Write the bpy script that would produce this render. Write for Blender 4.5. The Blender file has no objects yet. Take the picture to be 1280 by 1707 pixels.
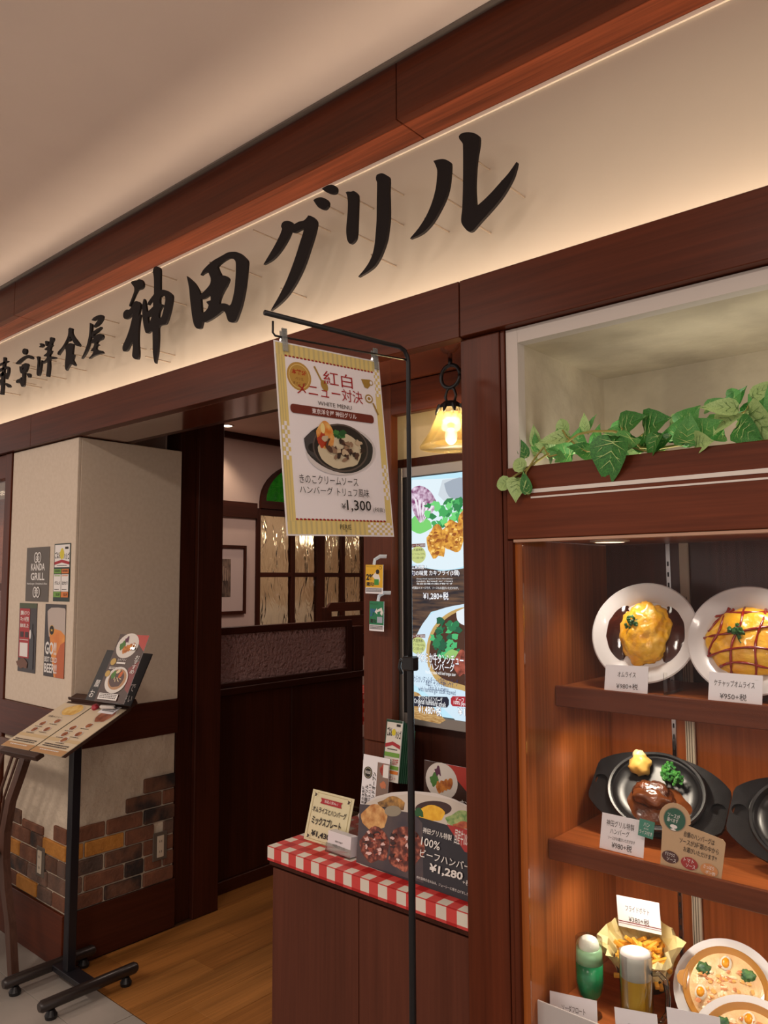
import bpy, bmesh, math, random
import numpy as np
from mathutils import Vector, Matrix, noise
from mathutils.geometry import tessellate_polygon
random.seed(7)
PI = math.pi
SC = bpy.context.scene
COL = SC.collection

# ------------------------------------------------------------------ camera
YAW, PITCH, ROLL, FPX, EYE = 0.7153, 0.08617, 0.00409, 1286.2, Vector((0, 0, 1.55))
_f = Vector((-math.sin(YAW)*math.cos(PITCH), math.cos(YAW)*math.cos(PITCH), math.sin(PITCH)))
_r = Vector((math.cos(YAW), math.sin(YAW), 0)); _d = _f.cross(_r)
R2 = _r*math.cos(ROLL) + _d*math.sin(ROLL); D2 = -_r*math.sin(ROLL) + _d*math.cos(ROLL)
cam = bpy.data.cameras.new('camera'); cam_o = bpy.data.objects.new('camera', cam); COL.objects.link(cam_o)
cam.sensor_width = 36; cam.lens = FPX*36/1707; cam.clip_start = 0.05
m = Matrix((R2, -D2, -_f)).transposed().to_4x4(); m.translation = EYE
cam_o.matrix_world = m
SC.camera = cam_o
SC.view_settings.view_transform = 'Standard'; SC.view_settings.look = 'None'
SC.view_settings.gamma = 1; SC.view_settings.use_curve_mapping = False
SC.view_settings.exposure = EXPO = 0.0

def S(r, g, b):
    f = lambda c: (c/255/12.92) if c/255 <= 0.04045 else ((c/255+0.055)/1.055)**2.4
    return (f(r), f(g), f(b), 1)

# ------------------------------------------------------------------ world and the mall's own lights
w = bpy.data.worlds.new('mall_ambient'); SC.world = w; w.use_nodes = True
w.node_tree.nodes['Background'].inputs[0].default_value = (1.0, 0.84, 0.76, 1)
w.node_tree.nodes['Background'].inputs[1].default_value = 0.72

def area(name, loc, power, color, size, size_y=None, aim=(0, 0, -1), shape=None, spread=PI):
    l = bpy.data.lights.new(name, 'AREA'); l.energy = power; l.color = color[:3]
    l.shape = shape or ('RECTANGLE' if size_y else 'DISK'); l.size = size; l.spread = spread
    if size_y: l.size_y = size_y
    o = bpy.data.objects.new(name, l); o.location = loc
    o.rotation_euler = Vector(aim).to_track_quat('-Z', 'Y').to_euler()
    COL.objects.link(o); return o
def spot(name, loc, power, color, angle, aim=(0, 0, -1), r=0.03, blend=0.6):
    l = bpy.data.lights.new(name, 'SPOT'); l.energy = power; l.color = color[:3]; l.spot_size = angle; l.spot_blend = blend
    l.shadow_soft_size = r
    o = bpy.data.objects.new(name, l); o.location = loc
    o.rotation_euler = Vector(aim).to_track_quat('-Z', 'Y').to_euler(); COL.objects.link(o); return o
WARM = (1, .78, .55); WHITE = (1, .90, .78)
# recessed downlights of the mall ceiling, behind and above the camera
for X in (-4.6, -2.6, -0.6, 1.4):
    area('mall_downlight', (X, -0.9, 2.96), 26, (1, .85, .73), .5)

# ------------------------------------------------------------------ pixel -> real plane
def ray(x, y):
    return R2*((x-640)/FPX) + D2*((y-853.5)/FPX) + _f
def Q(x, y, Y=None, X=None, Z=None):
    d = ray(x, y)
    if Y is not None: t = (Y-EYE.y)/d.y
    elif X is not None: t = (X-EYE.x)/d.x
    else: t = (Z-EYE.z)/d.z
    return EYE + d*t

# ------------------------------------------------------------------ materials
MATS = {}
def node_mat(name):
    mt = bpy.data.materials.new(name); mt.use_nodes = True
    return mt, mt.node_tree.nodes, mt.node_tree.links, mt.node_tree.nodes['Principled BSDF']
def plain(name, c, rough=.6, metal=0, spec=.5, emit=0, coat=0):
    if name in MATS: return MATS[name]
    mt, N, L, P = node_mat(name)
    P.inputs['Base Color'].default_value = c; P.inputs['Roughness'].default_value = rough
    P.inputs['Metallic'].default_value = metal; P.inputs['Specular IOR Level'].default_value = spec
    P.inputs['Coat Weight'].default_value = coat
    if emit:
        P.inputs['Emission Color'].default_value = c; P.inputs['Emission Strength'].default_value = emit
        P.inputs['Base Color'].default_value = (0, 0, 0, 1)
    MATS[name] = mt; return mt
def mottled(name, c1, c2, scale=8, rough=.6, bump=0, detail=5, stretch=(1, 1, 1), emit=0, lo=.35, hi=.65, bscale=None, bdist=.01, metal=0, spec=.5, coat=0, third=None):
    if name in MATS: return MATS[name]
    mt, N, L, P = node_mat(name)
    tc = N.new('ShaderNodeTexCoord'); mp = N.new('ShaderNodeMapping'); mp.inputs['Scale'].default_value = stretch
    nz = N.new('ShaderNodeTexNoise'); nz.inputs['Scale'].default_value = scale; nz.inputs['Detail'].default_value = detail
    cr = N.new('ShaderNodeValToRGB'); cr.color_ramp.elements[0].position = lo; cr.color_ramp.elements[1].position = hi
    cr.color_ramp.elements[0].color = c1; cr.color_ramp.elements[1].color = c2
    if third:
        e = cr.color_ramp.elements.new((lo+hi)/2); e.color = third
    L.new(tc.outputs['Object'], mp.inputs[0]); L.new(mp.outputs[0], nz.inputs['Vector']); L.new(nz.outputs['Fac'], cr.inputs[0])
    P.inputs['Roughness'].default_value = rough; P.inputs['Metallic'].default_value = metal
    P.inputs['Specular IOR Level'].default_value = spec; P.inputs['Coat Weight'].default_value = coat
    if emit:
        P.inputs['Base Color'].default_value = (0, 0, 0, 1)
        L.new(cr.outputs[0], P.inputs['Emission Color']); P.inputs['Emission Strength'].default_value = emit
    else: L.new(cr.outputs[0], P.inputs['Base Color'])
    if bump:
        nb = N.new('ShaderNodeTexNoise'); nb.inputs['Scale'].default_value = bscale or scale*3; nb.inputs['Detail'].default_value = 4
        L.new(mp.outputs[0], nb.inputs['Vector'])
        bp = N.new('ShaderNodeBump'); bp.inputs['Strength'].default_value = bump; bp.inputs['Distance'].default_value = bdist
        L.new(nb.outputs['Fac'], bp.inputs['Height']); L.new(bp.outputs[0], P.inputs['Normal'])
    MATS[name] = mt; return mt
def wood(name, base, axis='z', rough=.38, contrast=.22, coat=.04):
    if name in MATS: return MATS[name]
    mt, N, L, P = node_mat(name); P.inputs['Specular IOR Level'].default_value = .18
    tc = N.new('ShaderNodeTexCoord')
    def mapn(a, b):
        mp = N.new('ShaderNodeMapping'); s = [b, b, b]; s['xyz'.index(axis)] = a; mp.inputs['Scale'].default_value = s
        L.new(tc.outputs['Object'], mp.inputs[0]); return mp
    m1 = mapn(.8, 9); m2 = mapn(3, 110)
    n1 = N.new('ShaderNodeTexNoise'); n1.inputs['Scale'].default_value = 1; n1.inputs['Detail'].default_value = 4; n1.inputs['Distortion'].default_value = .6
    n2 = N.new('ShaderNodeTexNoise'); n2.inputs['Scale'].default_value = 1; n2.inputs['Detail'].default_value = 3
    L.new(m1.outputs[0], n1.inputs['Vector']); L.new(m2.outputs[0], n2.inputs['Vector'])
    mx = N.new('ShaderNodeMix'); mx.data_type = 'FLOAT'; mx.inputs[0].default_value = .38
    L.new(n1.outputs['Fac'], mx.inputs[2]); L.new(n2.outputs['Fac'], mx.inputs[3])
    cr = N.new('ShaderNodeValToRGB'); cr.color_ramp.elements[0].position = .36; cr.color_ramp.elements[1].position = .66
    cr.color_ramp.elements[0].color = tuple(c*(1-contrast*1.5) for c in base[:3])+(1,)
    cr.color_ramp.elements[1].color = tuple(c*(1+contrast*1.5) for c in base[:3])+(1,)
    L.new(mx.outputs[0], cr.inputs[0]); L.new(cr.outputs[0], P.inputs['Base Color'])
    P.inputs['Roughness'].default_value = rough; P.inputs['Coat Weight'].default_value = coat; P.inputs['Coat Roughness'].default_value = .1 if coat > .5 else .25
    bp = N.new('ShaderNodeBump'); bp.inputs['Strength'].default_value = .12; bp.inputs['Distance'].default_value = .002
    L.new(n2.outputs['Fac'], bp.inputs['Height']); L.new(bp.outputs[0], P.inputs['Normal'])
    MATS[name] = mt; return mt
def glass(name, c=(1, 1, 1, 1), rough=0, ior=1.45, bump=0, bscale=30, bdist=.01, stretch=(1, 1, 1)):
    if name in MATS: return MATS[name]
    mt, N, L, P = node_mat(name)
    P.inputs['Base Color'].default_value = c; P.inputs['Roughness'].default_value = rough
    P.inputs['Transmission Weight'].default_value = 1; P.inputs['IOR'].default_value = ior
    if bump:
        tc = N.new('ShaderNodeTexCoord'); mp = N.new('ShaderNodeMapping'); mp.inputs['Scale'].default_value = stretch
        nb = N.new('ShaderNodeTexNoise'); nb.inputs['Scale'].default_value = bscale; nb.inputs['Detail'].default_value = 2; nb.inputs['Distortion'].default_value = 1
        bp = N.new('ShaderNodeBump'); bp.inputs['Strength'].default_value = bump; bp.inputs['Distance'].default_value = bdist
        L.new(tc.outputs['Object'], mp.inputs[0]); L.new(mp.outputs[0], nb.inputs['Vector'])
        L.new(nb.outputs['Fac'], bp.inputs['Height']); L.new(bp.outputs[0], P.inputs['Normal'])
    MATS[name] = mt; return mt
def clear(name, tint=(1, 1, 1, 1), gloss=.08, rough=.02, opac=0, ocol=None):
    """thin clear sheet: mostly straight-through, a little mirror-like; optional milky share"""
    if name in MATS: return MATS[name]
    mt = bpy.data.materials.new(name); mt.use_nodes = True; N = mt.node_tree.nodes; L = mt.node_tree.links; N.clear()
    out = N.new('ShaderNodeOutputMaterial'); tr = N.new('ShaderNodeBsdfTransparent'); tr.inputs[0].default_value = tint
    gl = N.new('ShaderNodeBsdfGlossy'); gl.inputs['Roughness'].default_value = rough
    fr = N.new('ShaderNodeLayerWeight'); fr.inputs[0].default_value = .35
    mu = N.new('ShaderNodeMath'); mu.operation = 'MULTIPLY'; mu.inputs[1].default_value = gloss*4
    L.new(fr.outputs['Fresnel'], mu.inputs[0])
    mx = N.new('ShaderNodeMixShader'); L.new(mu.outputs[0], mx.inputs[0]); L.new(tr.outputs[0], mx.inputs[1]); L.new(gl.outputs[0], mx.inputs[2])
    last = mx
    if opac:
        df = N.new('ShaderNodeBsdfDiffuse'); df.inputs[0].default_value = ocol or tint
        m2 = N.new('ShaderNodeMixShader'); m2.inputs[0].default_value = opac
        L.new(mx.outputs[0], m2.inputs[1]); L.new(df.outputs[0], m2.inputs[2]); last = m2
    L.new(last.outputs[0], out.inputs[0]); MATS[name] = mt; return mt

WD = S(86, 38, 19)
wx = wood('dark_mahogany_along_x', WD, 'x'); wz = wood('dark_mahogany_along_z', WD, 'z'); wy = wood('dark_mahogany_along_y', WD, 'y')
wsof = wood('reddish_mahogany', S(130, 64, 38), 'x', rough=.3, contrast=.32)
wdk_z = wood('deep_brown_wood_z', S(66, 30, 18), 'z', rough=.45); wdk_y = wood('deep_brown_wood_y', S(66, 30, 18), 'y', rough=.45)
wcase = wood('amber_teak', S(166, 92, 42), 'z', rough=.3, contrast=.25, coat=.15); wcase_x = wood('amber_teak_along_x', S(160, 88, 44), 'x', rough=.35, contrast=.25)
wcount = wood('counter_walnut', S(90, 48, 34), 'z', rough=.5, contrast=.14, coat=0)
wchair = wood('chair_wood', S(84, 58, 48), 'z', rough=.35)
cream = mottled('cream_panel', S(212, 196, 176), S(218, 203, 184), 60, .7)
signcream = mottled('sign_cream', S(208, 194, 174), S(212, 198, 178), 3, .75)
plaster = mottled('rough_plaster', S(196, 180, 158), S(214, 198, 176), 6, .85, bump=.9, bscale=14, bdist=.02)
white = plain('white_paint', S(225, 218, 210), .5)
paper = plain('white_paper', S(240, 238, 242), .55)
blackm = plain('black_metal', S(26, 25, 27), .4, metal=.2)
iron = mottled('cast_iron', S(20, 20, 22), S(30, 30, 33), 60, .32, bump=.05, bscale=400, bdist=.001)
chrome = plain('chrome', S(200, 200, 200), .2, 1)
steel = plain('brushed_steel', S(158, 152, 146), .38, .75)
letterm = plain('letter_black', S(26, 19, 19), .6, spec=.2)

# ------------------------------------------------------------------ mesh builder
class MB:
    def __init__(s): s.v = []; s.f = []; s.mi = []; s.cur = 0
    def add(s, vs, fs):
        n = len(s.v); s.v += [tuple(p) for p in vs]; s.f += [tuple(i+n for i in f) for f in fs]; s.mi += [s.cur]*len(fs); return s
    def box(s, x0, x1, y0, y1, z0, z1, b=0):
        if b:
            bm = bmesh.new(); bmesh.ops.create_cube(bm, size=1)
            for v in bm.verts: v.co = Vector(((x0+x1)/2+v.co.x*(x1-x0), (y0+y1)/2+v.co.y*(y1-y0), (z0+z1)/2+v.co.z*(z1-z0)))
            bmesh.ops.bevel(bm, geom=bm.edges[:], offset=b, segments=1, affect='EDGES')
            bm.verts.index_update(); s.add([v.co for v in bm.verts], [[v.index for v in f.verts] for f in bm.faces]); bm.free(); return s
        return s.add([(x0, y0, z0), (x1, y0, z0), (x1, y1, z0), (x0, y1, z0), (x0, y0, z1), (x1, y0, z1), (x1, y1, z1), (x0, y1, z1)],
                     [(0, 3, 2, 1), (4, 5, 6, 7), (0, 1, 5, 4), (1, 2, 6, 5), (2, 3, 7, 6), (3, 0, 4, 7)])
    def quad(s, a, b, c, d): return s.add([a, b, c, d], [(0, 1, 2, 3)])
    def tube(s, pts, r, n=8, cap=True, flat=1):
        pts = [Vector(p) for p in pts]; rs = r if isinstance(r, (list, tuple)) else [r]*len(pts)
        vs = []; fs = []; up = None
        for i, p in enumerate(pts):
            t = (pts[min(i+1, len(pts)-1)]-pts[max(i-1, 0)]).normalized()
            if up is None:
                up = Vector((0, 0, 1)) if abs(t.z) < .9 else Vector((1, 0, 0))
            a = t.cross(up).normalized(); b = a.cross(t).normalized(); up = b
            for k in range(n):
                an = 2*PI*k/n; vs.append(p + a*math.cos(an)*rs[i] + b*math.sin(an)*rs[i]*flat)
        for i in range(len(pts)-1):
            for k in range(n):
                fs.append((i*n+k, i*n+(k+1) % n, (i+1)*n+(k+1) % n, (i+1)*n+k))
        if cap: fs.append(tuple(range(n))[::-1]); fs.append(tuple((len(pts)-1)*n+k for k in range(n)))
        return s.add(vs, fs)
    def lathe(s, prof, n=32, c=(0, 0, 0), sx=1, sy=1):
        vs = []; fs = []
        for r, z in prof:
            for k in range(n):
                a = 2*PI*k/n; vs.append((c[0]+r*math.cos(a)*sx, c[1]+r*math.sin(a)*sy, c[2]+z))
        for i in range(len(prof)-1):
            for k in range(n): fs.append((i*n+k, i*n+(k+1) % n, (i+1)*n+(k+1) % n, (i+1)*n+k))
        if prof[0][0] > 1e-6: fs.append(tuple(range(n))[::-1])
        if prof[-1][0] > 1e-6: fs.append(tuple((len(prof)-1)*n+k for k in range(n)))
        return s.add(vs, fs)
    def blob(s, c, r, amp=.15, fr=2.0, seed=0, sub=3, flatz=None):
        bm = bmesh.new(); bmesh.ops.create_icosphere(bm, subdivisions=sub, radius=1)
        off = Vector((seed*3.7, seed*1.3, seed*7.1)); r = Vector(r)
        for v in bm.verts:
            k = 1 + amp*noise.noise(v.co*fr+off) + amp*.5*noise.noise(v.co*fr*2.7+off)
            v.co = Vector((v.co.x*r.x*k, v.co.y*r.y*k, v.co.z*r.z*k))
            if flatz is not None and v.co.z < flatz: v.co.z = flatz
            v.co += Vector(c)
        bm.verts.index_update(); s.add([v.co for v in bm.verts], [[v.index for v in f.verts] for f in bm.faces]); bm.free(); return s
    def prism(s, loops, ax_o, u, v, n, t0, t1):
        """2-D loops (outer + holes) in frame (o,u,v), extruded along n from t0 to t1"""
        o = Vector(ax_o); u = Vector(u); v = Vector(v); n = Vector(n)
        tri = tessellate_polygon([[Vector((p[0], p[1], 0)) for p in lp] for lp in loops])
        flat = [p for lp in loops for p in lp]; N = len(flat)
        vs = [o+u*p[0]+v*p[1]+n*t1 for p in flat] + [o+u*p[0]+v*p[1]+n*t0 for p in flat]
        fs = []
        for t in tri:
            a, b, c = t
            A, B, Cc = [Vector(flat[i]).to_3d() for i in t]
            if (B-A).cross(Cc-A).z < 0: a, b, c = c, b, a
            fs.append((a, b, c)); fs.append((c+N, b+N, a+N))
        k = 0
        for lp in loops:
            for i in range(len(lp)):
                j = (i+1) % len(lp); fs.append((k+i, k+j, k+j+N, k+i+N))
            k += len(lp)
        return s.add(vs, fs)
    def build(s, name, mats, parent=None, smooth=False, world=True, label=None, kind=None):
        me = bpy.data.meshes.new(name)
        vs = s.v
        if parent is not None and world:
            inv = WM[parent.name].inverted(); vs = [tuple(inv @ Vector(p)) for p in vs]
        me.from_pydata(vs, [], s.f); 
        for mt in (mats if isinstance(mats, (list, tuple)) else [mats]): me.materials.append(mt)
        me.polygons.foreach_set('material_index', s.mi)
        if smooth: me.polygons.foreach_set('use_smooth', [True]*len(me.polygons))
        me.update()
        bm = bmesh.new(); bm.from_mesh(me); bmesh.ops.recalc_face_normals(bm, faces=bm.faces) if not getattr(s, 'keep', 0) else None; bm.to_mesh(me); bm.free()
        if smooth == 'auto':
            me.polygons.foreach_set('use_smooth', [True]*len(me.polygons)); me.set_sharp_from_angle(angle=.7)
        o = bpy.data.objects.new(name, me); COL.objects.link(o)
        if parent is not None: o.parent = parent
        if label: o['label'] = label
        if kind: o['kind'] = kind
        WM[o.name] = (WM[parent.name] if parent is not None else Matrix.Identity(4))
        return o
WM = {}
def thing(name, label, cat, loc=(0, 0, 0), mat=None, group=None, kind=None):
    o = bpy.data.objects.new(name, None); COL.objects.link(o); o.empty_display_size = .05
    M = mat.copy() if mat is not None else Matrix.Translation(loc)
    o.matrix_world = M; WM[o.name] = M
    o['label'] = label; o['category'] = cat
    if group: o['group'] = group
    if kind: o['kind'] = kind
    return o
def tag(o, label, cat, group=None, kind=None):
    o['label'] = label; o['category'] = cat
    if group: o['group'] = group
    if kind: o['kind'] = kind
    return o
def frame(O, u, v):
    u = Vector(u).normalized(); v = Vector(v); v = (v-u*v.dot(u)).normalized(); n = u.cross(v)
    M = Matrix((u, v, n)).transposed().to_4x4(); M.translation = Vector(O); return M
def smooth_loop(p, k=3, sharp=60):
    """closed Catmull-Rom, keeping sharp corners"""
    n = len(p); out = []
    def ang(i):
        a = Vector(p[i])-Vector(p[i-1]); b = Vector(p[(i+1) % n])-Vector(p[i])
        return math.degrees(a.angle(b)) if a.length and b.length else 0
    sh = [ang(i) > sharp for i in range(n)]
    for i in range(n):
        p0, p1, p2, p3 = [Vector(p[j % n]) for j in (i-1, i, i+1, i+2)]
        m1 = Vector((0, 0)) if sh[i] else (p2-p0)*.5
        m2 = Vector((0, 0)) if sh[(i+1) % n] else (p3-p1)*.5
        L = (p2-p1).length
        if m1.length > L: m1 = m1.normalized()*L
        if m2.length > L: m2 = m2.normalized()*L
        for s in range(k):
            t = s/k; h = 2*t**3-3*t*t+1, t**3-2*t*t+t, -2*t**3+3*t*t, t**3-t*t
            out.append(tuple(p1*h[0]+m1*h[1]+p2*h[2]+m2*h[3]))
    return out

# ------------------------------------------------------------------ text
_txt = {}
def text_mesh(s, bold=0):
    k = (s, bold)
    if k in _txt: return _txt[k]
    c = bpy.data.curves.new('t', 'FONT'); c.body = s; c.size = 1; c.resolution_u = 2; c.offset = bold; c.fill_mode = 'FRONT'
    o = bpy.data.objects.new('t', c); COL.objects.link(o)
    me = bpy.data.meshes.new_from_object(o.evaluated_get(bpy.context.evaluated_depsgraph_get()))
    vs = [tuple(v.co[:2]) for v in me.vertices]; fs = [tuple(p.vertices) for p in me.polygons]
    bpy.data.objects.remove(o); bpy.data.curves.remove(c); bpy.data.meshes.remove(me)
    _txt[k] = (vs, fs); return _txt[k]

class Print:
    """flat print on a card: layers a fraction of a millimetre apart, in the card's own frame (u right, v up, metres)"""
    def __init__(s, root, w, h, z=.0006, step=.00012):
        s.root, s.w, s.h, s.z, s.step = root, w, h, z, step; s.mb = MB(); s.mb.keep = 1; s.mats = []
        s.M = WM[root.name]; s.inv = s.M.inverted()
    def _m(s, mt):
        if mt not in s.mats: s.mats.append(mt)
        s.mb.cur = s.mats.index(mt); s.z += s.step
    def px(s, x, y):
        d = ray(x, y); n = s.M.col[2].to_3d(); t = (s.M.translation-EYE).dot(n)/d.dot(n)
        p = s.inv @ (EYE+d*t); return (p.x, p.y)
    def fr(s, x, y): return (x*s.w, (1-y)*s.h)
    def poly(s, pts, mt, px=False, smooth=0):
        pts = [(s.px if px else s.fr)(*p) for p in pts]
        if smooth: pts = smooth_loop(pts, smooth)
        s._m(mt); tri = tessellate_polygon([[Vector((p[0], p[1], 0)) for p in pts]])
        fs = []
        for a, b, c in tri:
            A, B, Cc = [Vector(pts[i]).to_3d() for i in (a, b, c)]
            if (B-A).cross(Cc-A).z < 0: a, c = c, a
            fs.append((a, b, c))
        s.mb.add([(p[0], p[1], s.z) for p in pts], fs); return s
    def rect(s, x0, y0, x1, y1, mt): return s.poly([(x0, y0), (x0, y1), (x1, y1), (x1, y0)], mt)
    def rrect(s, x0, y0, x1, y1, mt, r=.3):
        a = s.fr(x0, y0); b = s.fr(x1, y1); rr = min(abs(b[0]-a[0]), abs(a[1]-b[1]))*r
        pts = []
        for cx, cy, a0 in ((b[0]-rr, a[1]-rr, 0), (a[0]+rr, a[1]-rr, 90), (a[0]+rr, b[1]+rr, 180), (b[0]-rr, b[1]+rr, 270)):
            for k in range(5):
                t = math.radians(a0+k*22.5); pts.append((cx+rr*math.cos(t), cy+rr*math.sin(t)))
        s._m(mt); s.mb.add([(p[0], p[1], s.z) for p in pts], [tuple(range(len(pts)))]); return s
    def ell(s, cx, cy, rx, ry, mt, n=28, px=False, rot=0, wob=0, seed=0):
        """centre and radii as fractions of the card's width (ry too, so rx=ry is round)"""
        if px:
            c = s.px(cx, cy); e = s.px(cx+rx, cy); g = s.px(cx, cy-ry); a = Vector(e)-Vector(c); b = Vector(g)-Vector(c)
        else:
            c = s.fr(cx, cy); a = Vector((rx*s.w, 0)); b = Vector((0, ry*s.w))
        R = Matrix.Rotation(math.radians(rot), 2)
        if not px: a, b = R @ a, R @ b
        pts = []
        for k in range(n):
            t = 2*PI*k/n; q = 1+(wob*noise.noise(Vector((math.cos(t)*1.7+seed, math.sin(t)*1.7, seed*.37)))*2 if wob else 0)
            p = Vector(c)+(a*math.cos(t)+b*math.sin(t))*q; pts.append((p.x, p.y))
        s._m(mt); s.mb.add([(p[0], p[1], s.z) for p in pts], [tuple(range(n))] if not wob else [(0, i, i+1) for i in range(1, n-1)]); return s
    def text(s, t, x0, y0, x1, y1, mt, bold=.004, px=False, vertical=False, rot=0):
        """fit text into the box; fractions of card, or photograph pixels of the box's left-bottom / right-top corners"""
        if px: a = s.px(x0, y1); b = s.px(x1, y0)
        else: a = s.fr(x0, y1); b = s.fr(x1, y0)
        if vertical:
            n = len(t); H = (b[1]-a[1])/n
            for i, ch in enumerate(t):
                s._glyph(ch, a[0], b[1]-(i+1)*H+H*.06, b[0], b[1]-i*H-H*.06, mt, bold)
            return s
        if rot:
            # rotate a quarter turn: text runs upwards
            vs, fs = text_mesh(t, bold)
            if not vs: return s
            xs = [v[0] for v in vs]; ys = [v[1] for v in vs]; X0, X1, Y0, Y1 = min(xs), max(xs), min(ys), max(ys)
            s._m(mt)
            if rot > 0: s.mb.add([(b[0]-(v[1]-Y0)/(Y1-Y0)*(b[0]-a[0]), a[1]+(v[0]-X0)/(X1-X0)*(b[1]-a[1]), s.z) for v in vs], fs)
            else: s.mb.add([(a[0]+(v[1]-Y0)/(Y1-Y0)*(b[0]-a[0]), b[1]-(v[0]-X0)/(X1-X0)*(b[1]-a[1]), s.z) for v in vs], fs)
            return s
        s._glyph(t, a[0], a[1], b[0], b[1], mt, bold); return s
    def _glyph(s, t, x0, y0, x1, y1, mt, bold):
        vs, fs = text_mesh(t, bold)
        if not vs: return
        xs = [v[0] for v in vs]; ys = [v[1] for v in vs]; X0, X1, Y0, Y1 = min(xs), max(xs), min(ys), max(ys)
        kx = (x1-x0)/max(X1-X0, .01); ky = (y1-y0)/max(Y1-Y0, .01)
        if len(t) == 1: kx = min(kx, ky*1.3); ky = min(ky, kx*1.6)
        ox = (x1-x0-kx*(X1-X0))/2; oy = (y1-y0-ky*(Y1-Y0))/2
        s._m(mt); s.mb.add([(x0+ox+(v[0]-X0)*kx, y0+oy+(v[1]-Y0)*ky, s.z) for v in vs], fs)
    def lines(s, x0, y0, x1, y1, n, mt, seed=0, px=False):
        rnd = random.Random(seed); H = (y1-y0)/n
        for i in range(n):
            x = x0
            while x < x1:
                w = rnd.uniform(.012, .05)*(1 if not px else s.pxs); e = min(x+w, x1)
                s.poly([(x, y0+H*i), (x, y0+H*(i+.55)), (e, y0+H*(i+.55)), (e, y0+H*i)], mt, px=px); s.z -= s.step; x = e+w*.35
        s.z += s.step; return s
    def build(s, name='printed_design'):
        return s.mb.build(name, s.mats, s.root, world=False)
def card(name, label, cat, O, u, v, w, h, t=.0012, mat=None, outline=None, group=None, r=0):
    root = thing(name, label, cat, mat=frame(O, u, v), group=group)
    mb = MB(); pts = outline or [(0, 0), (w, 0), (w, h), (0, h)]
    mb.prism([pts], (0, 0, 0), (1, 0, 0), (0, 1, 0), (0, 0, 1), -t, 0)
    sh_o = mb.build('sheet', mat or paper, root, world=False)
    return root, Print(sh_o, w, h, z=.0003)
def copy_tree(o, loc=None, mat=None, label=None):
    c = o.copy(); COL.objects.link(c)
    if mat is not None: c.matrix_world = mat
    elif loc is not None: c.location = loc
    for ch in list(o.children):
        d = ch.copy(); COL.objects.link(d); d.parent = c
        for g in list(ch.children):
            e = g.copy(); COL.objects.link(e); e.parent = d
    if label: c['label'] = label
    return c
# ================================================================== STRUCTURE
YF = 1.56      # front plane of fascia and beam
YP = 1.58      # front plane of posts, pillar and case frames
YS = 1.69      # sign board
ZC = 2.975; ZS = 2.815; BT = 2.301; BB = 2.156
def st(name, label): return thing(name, label, 'structure', kind='structure')

# mall ceiling
o = MB().box(-7, 3, -4, YF-.012, ZC, ZC+.05).build('ceiling', mottled('ceiling_paint', S(232, 214, 202), S(235, 217, 205), 4, .8))
tag(o, 'smooth pale ceiling of the mall passage above the shopfront', 'ceiling', kind='structure')
o = MB().box(-7, 3, YF-.03, YF-.012, ZC-.006, ZC).build('trim_1', plain('shadow_trim', S(110, 100, 92), .6))
tag(o, 'thin grey edge strip where pale ceiling meets the wooden fascia', 'trim', kind='structure')
# fascia, soffit, beam: boards with joints
def boards(root, name, xs, y0, y1, z0, z1, mt, b=.0015, gap=.0015):
    for a, c in zip(xs[:-1], xs[1:]):
        MB().box(a+gap, c-gap, y0, y1, z0, z1, b).build(name, mt, root)
t = st('trim_2', 'upper dark wooden fascia running under the pale ceiling')
boards(t, 'board', [-6.1, -3.70, -1.305, 1.1, 3], YF, YF+.03, ZS, ZC+.02, wx)
MB().box(-6.1, 3, YF+.03, YF+.05, ZS+.01, ZC+.02).build('backing', wdk_y, t)
t = st('trim_3', 'reddish wooden soffit boards lit from below, above the sign wall')
boards(t, 'board', [-6.1, -3.70, -1.305, 1.1, 3], YF+.031, YS+.02, ZS, ZS+.02, wsof)
t = st('wall_sign', 'cream sign wall lit from a trough along its foot, carrying black characters')
MB().box(-6.1, 3, YS, YS+.02, 2.19, ZS-.001).build('panel', signcream, t)
MB().box(-6.1, 3, YS-.006, YS, ZS-.012, ZS-.001).build('edge_strip', plain('pale_edge', S(255, 240, 220), .4), t)
MB().box(-6.1, 3, YF+.05, 1.80, BB+.04, BB+.06).build('trough_floor', wdk_y, t)
t = st('trim_4', 'long dark wooden beam below the sign wall')
boards(t, 'board', [-6.1, -3.48, -1.101, 1.1, 3], YF, YF+.04, BB, BT, wx)
for a, c in ((-3.084, -.99),):
    MB().box(a, c, YF+.041, 1.80, BB, BB+.02, .001).build('soffit_board', wood('glossy_soffit', S(120, 64, 46), 'x', rough=.16, coat=1.0), t)
MB().box(-6.1, -3.085, YF+.041, 1.80, BB, BB+.02).build('soffit_board', wx, t)
MB().box(-.989, 3, YF+.041, 1.80, BB, BB+.02).build('soffit_board', wx, t)
MB().box(-6.1, 3, 1.801, 1.83, BB, 2.63).build('rear_board', wdk_z, t)
# LED strip lying in the trough behind the beam, shining up the sign wall
o = MB().box(-6, 2.9, 1.625, 1.645, BB+.0605, BB+.07).build('led_strip', plain('led_glow', S(255, 214, 160), .5, emit=6))
tag(o, 'warm LED strip lying in the trough behind the beam', 'light', kind=None)
for k in range(6):
    area('sign_strip_light', (-5.2+k*1.5, 1.63, BB+.075), 2.8, (1, .84, .68), 1.48, .03, aim=(0, .25, 1))

# right post
t = st('trim_5', 'dark wooden post between the entrance recess and the food display case')
MB().box(-1.113, -.998, YP, 1.70, 0, BB-.002, .002).build('post', wz, t)
MB().box(-.996, -.985, YP+.003, 1.70, 0, BB-.002, .001).build('edge_bead', wz, t)

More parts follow.
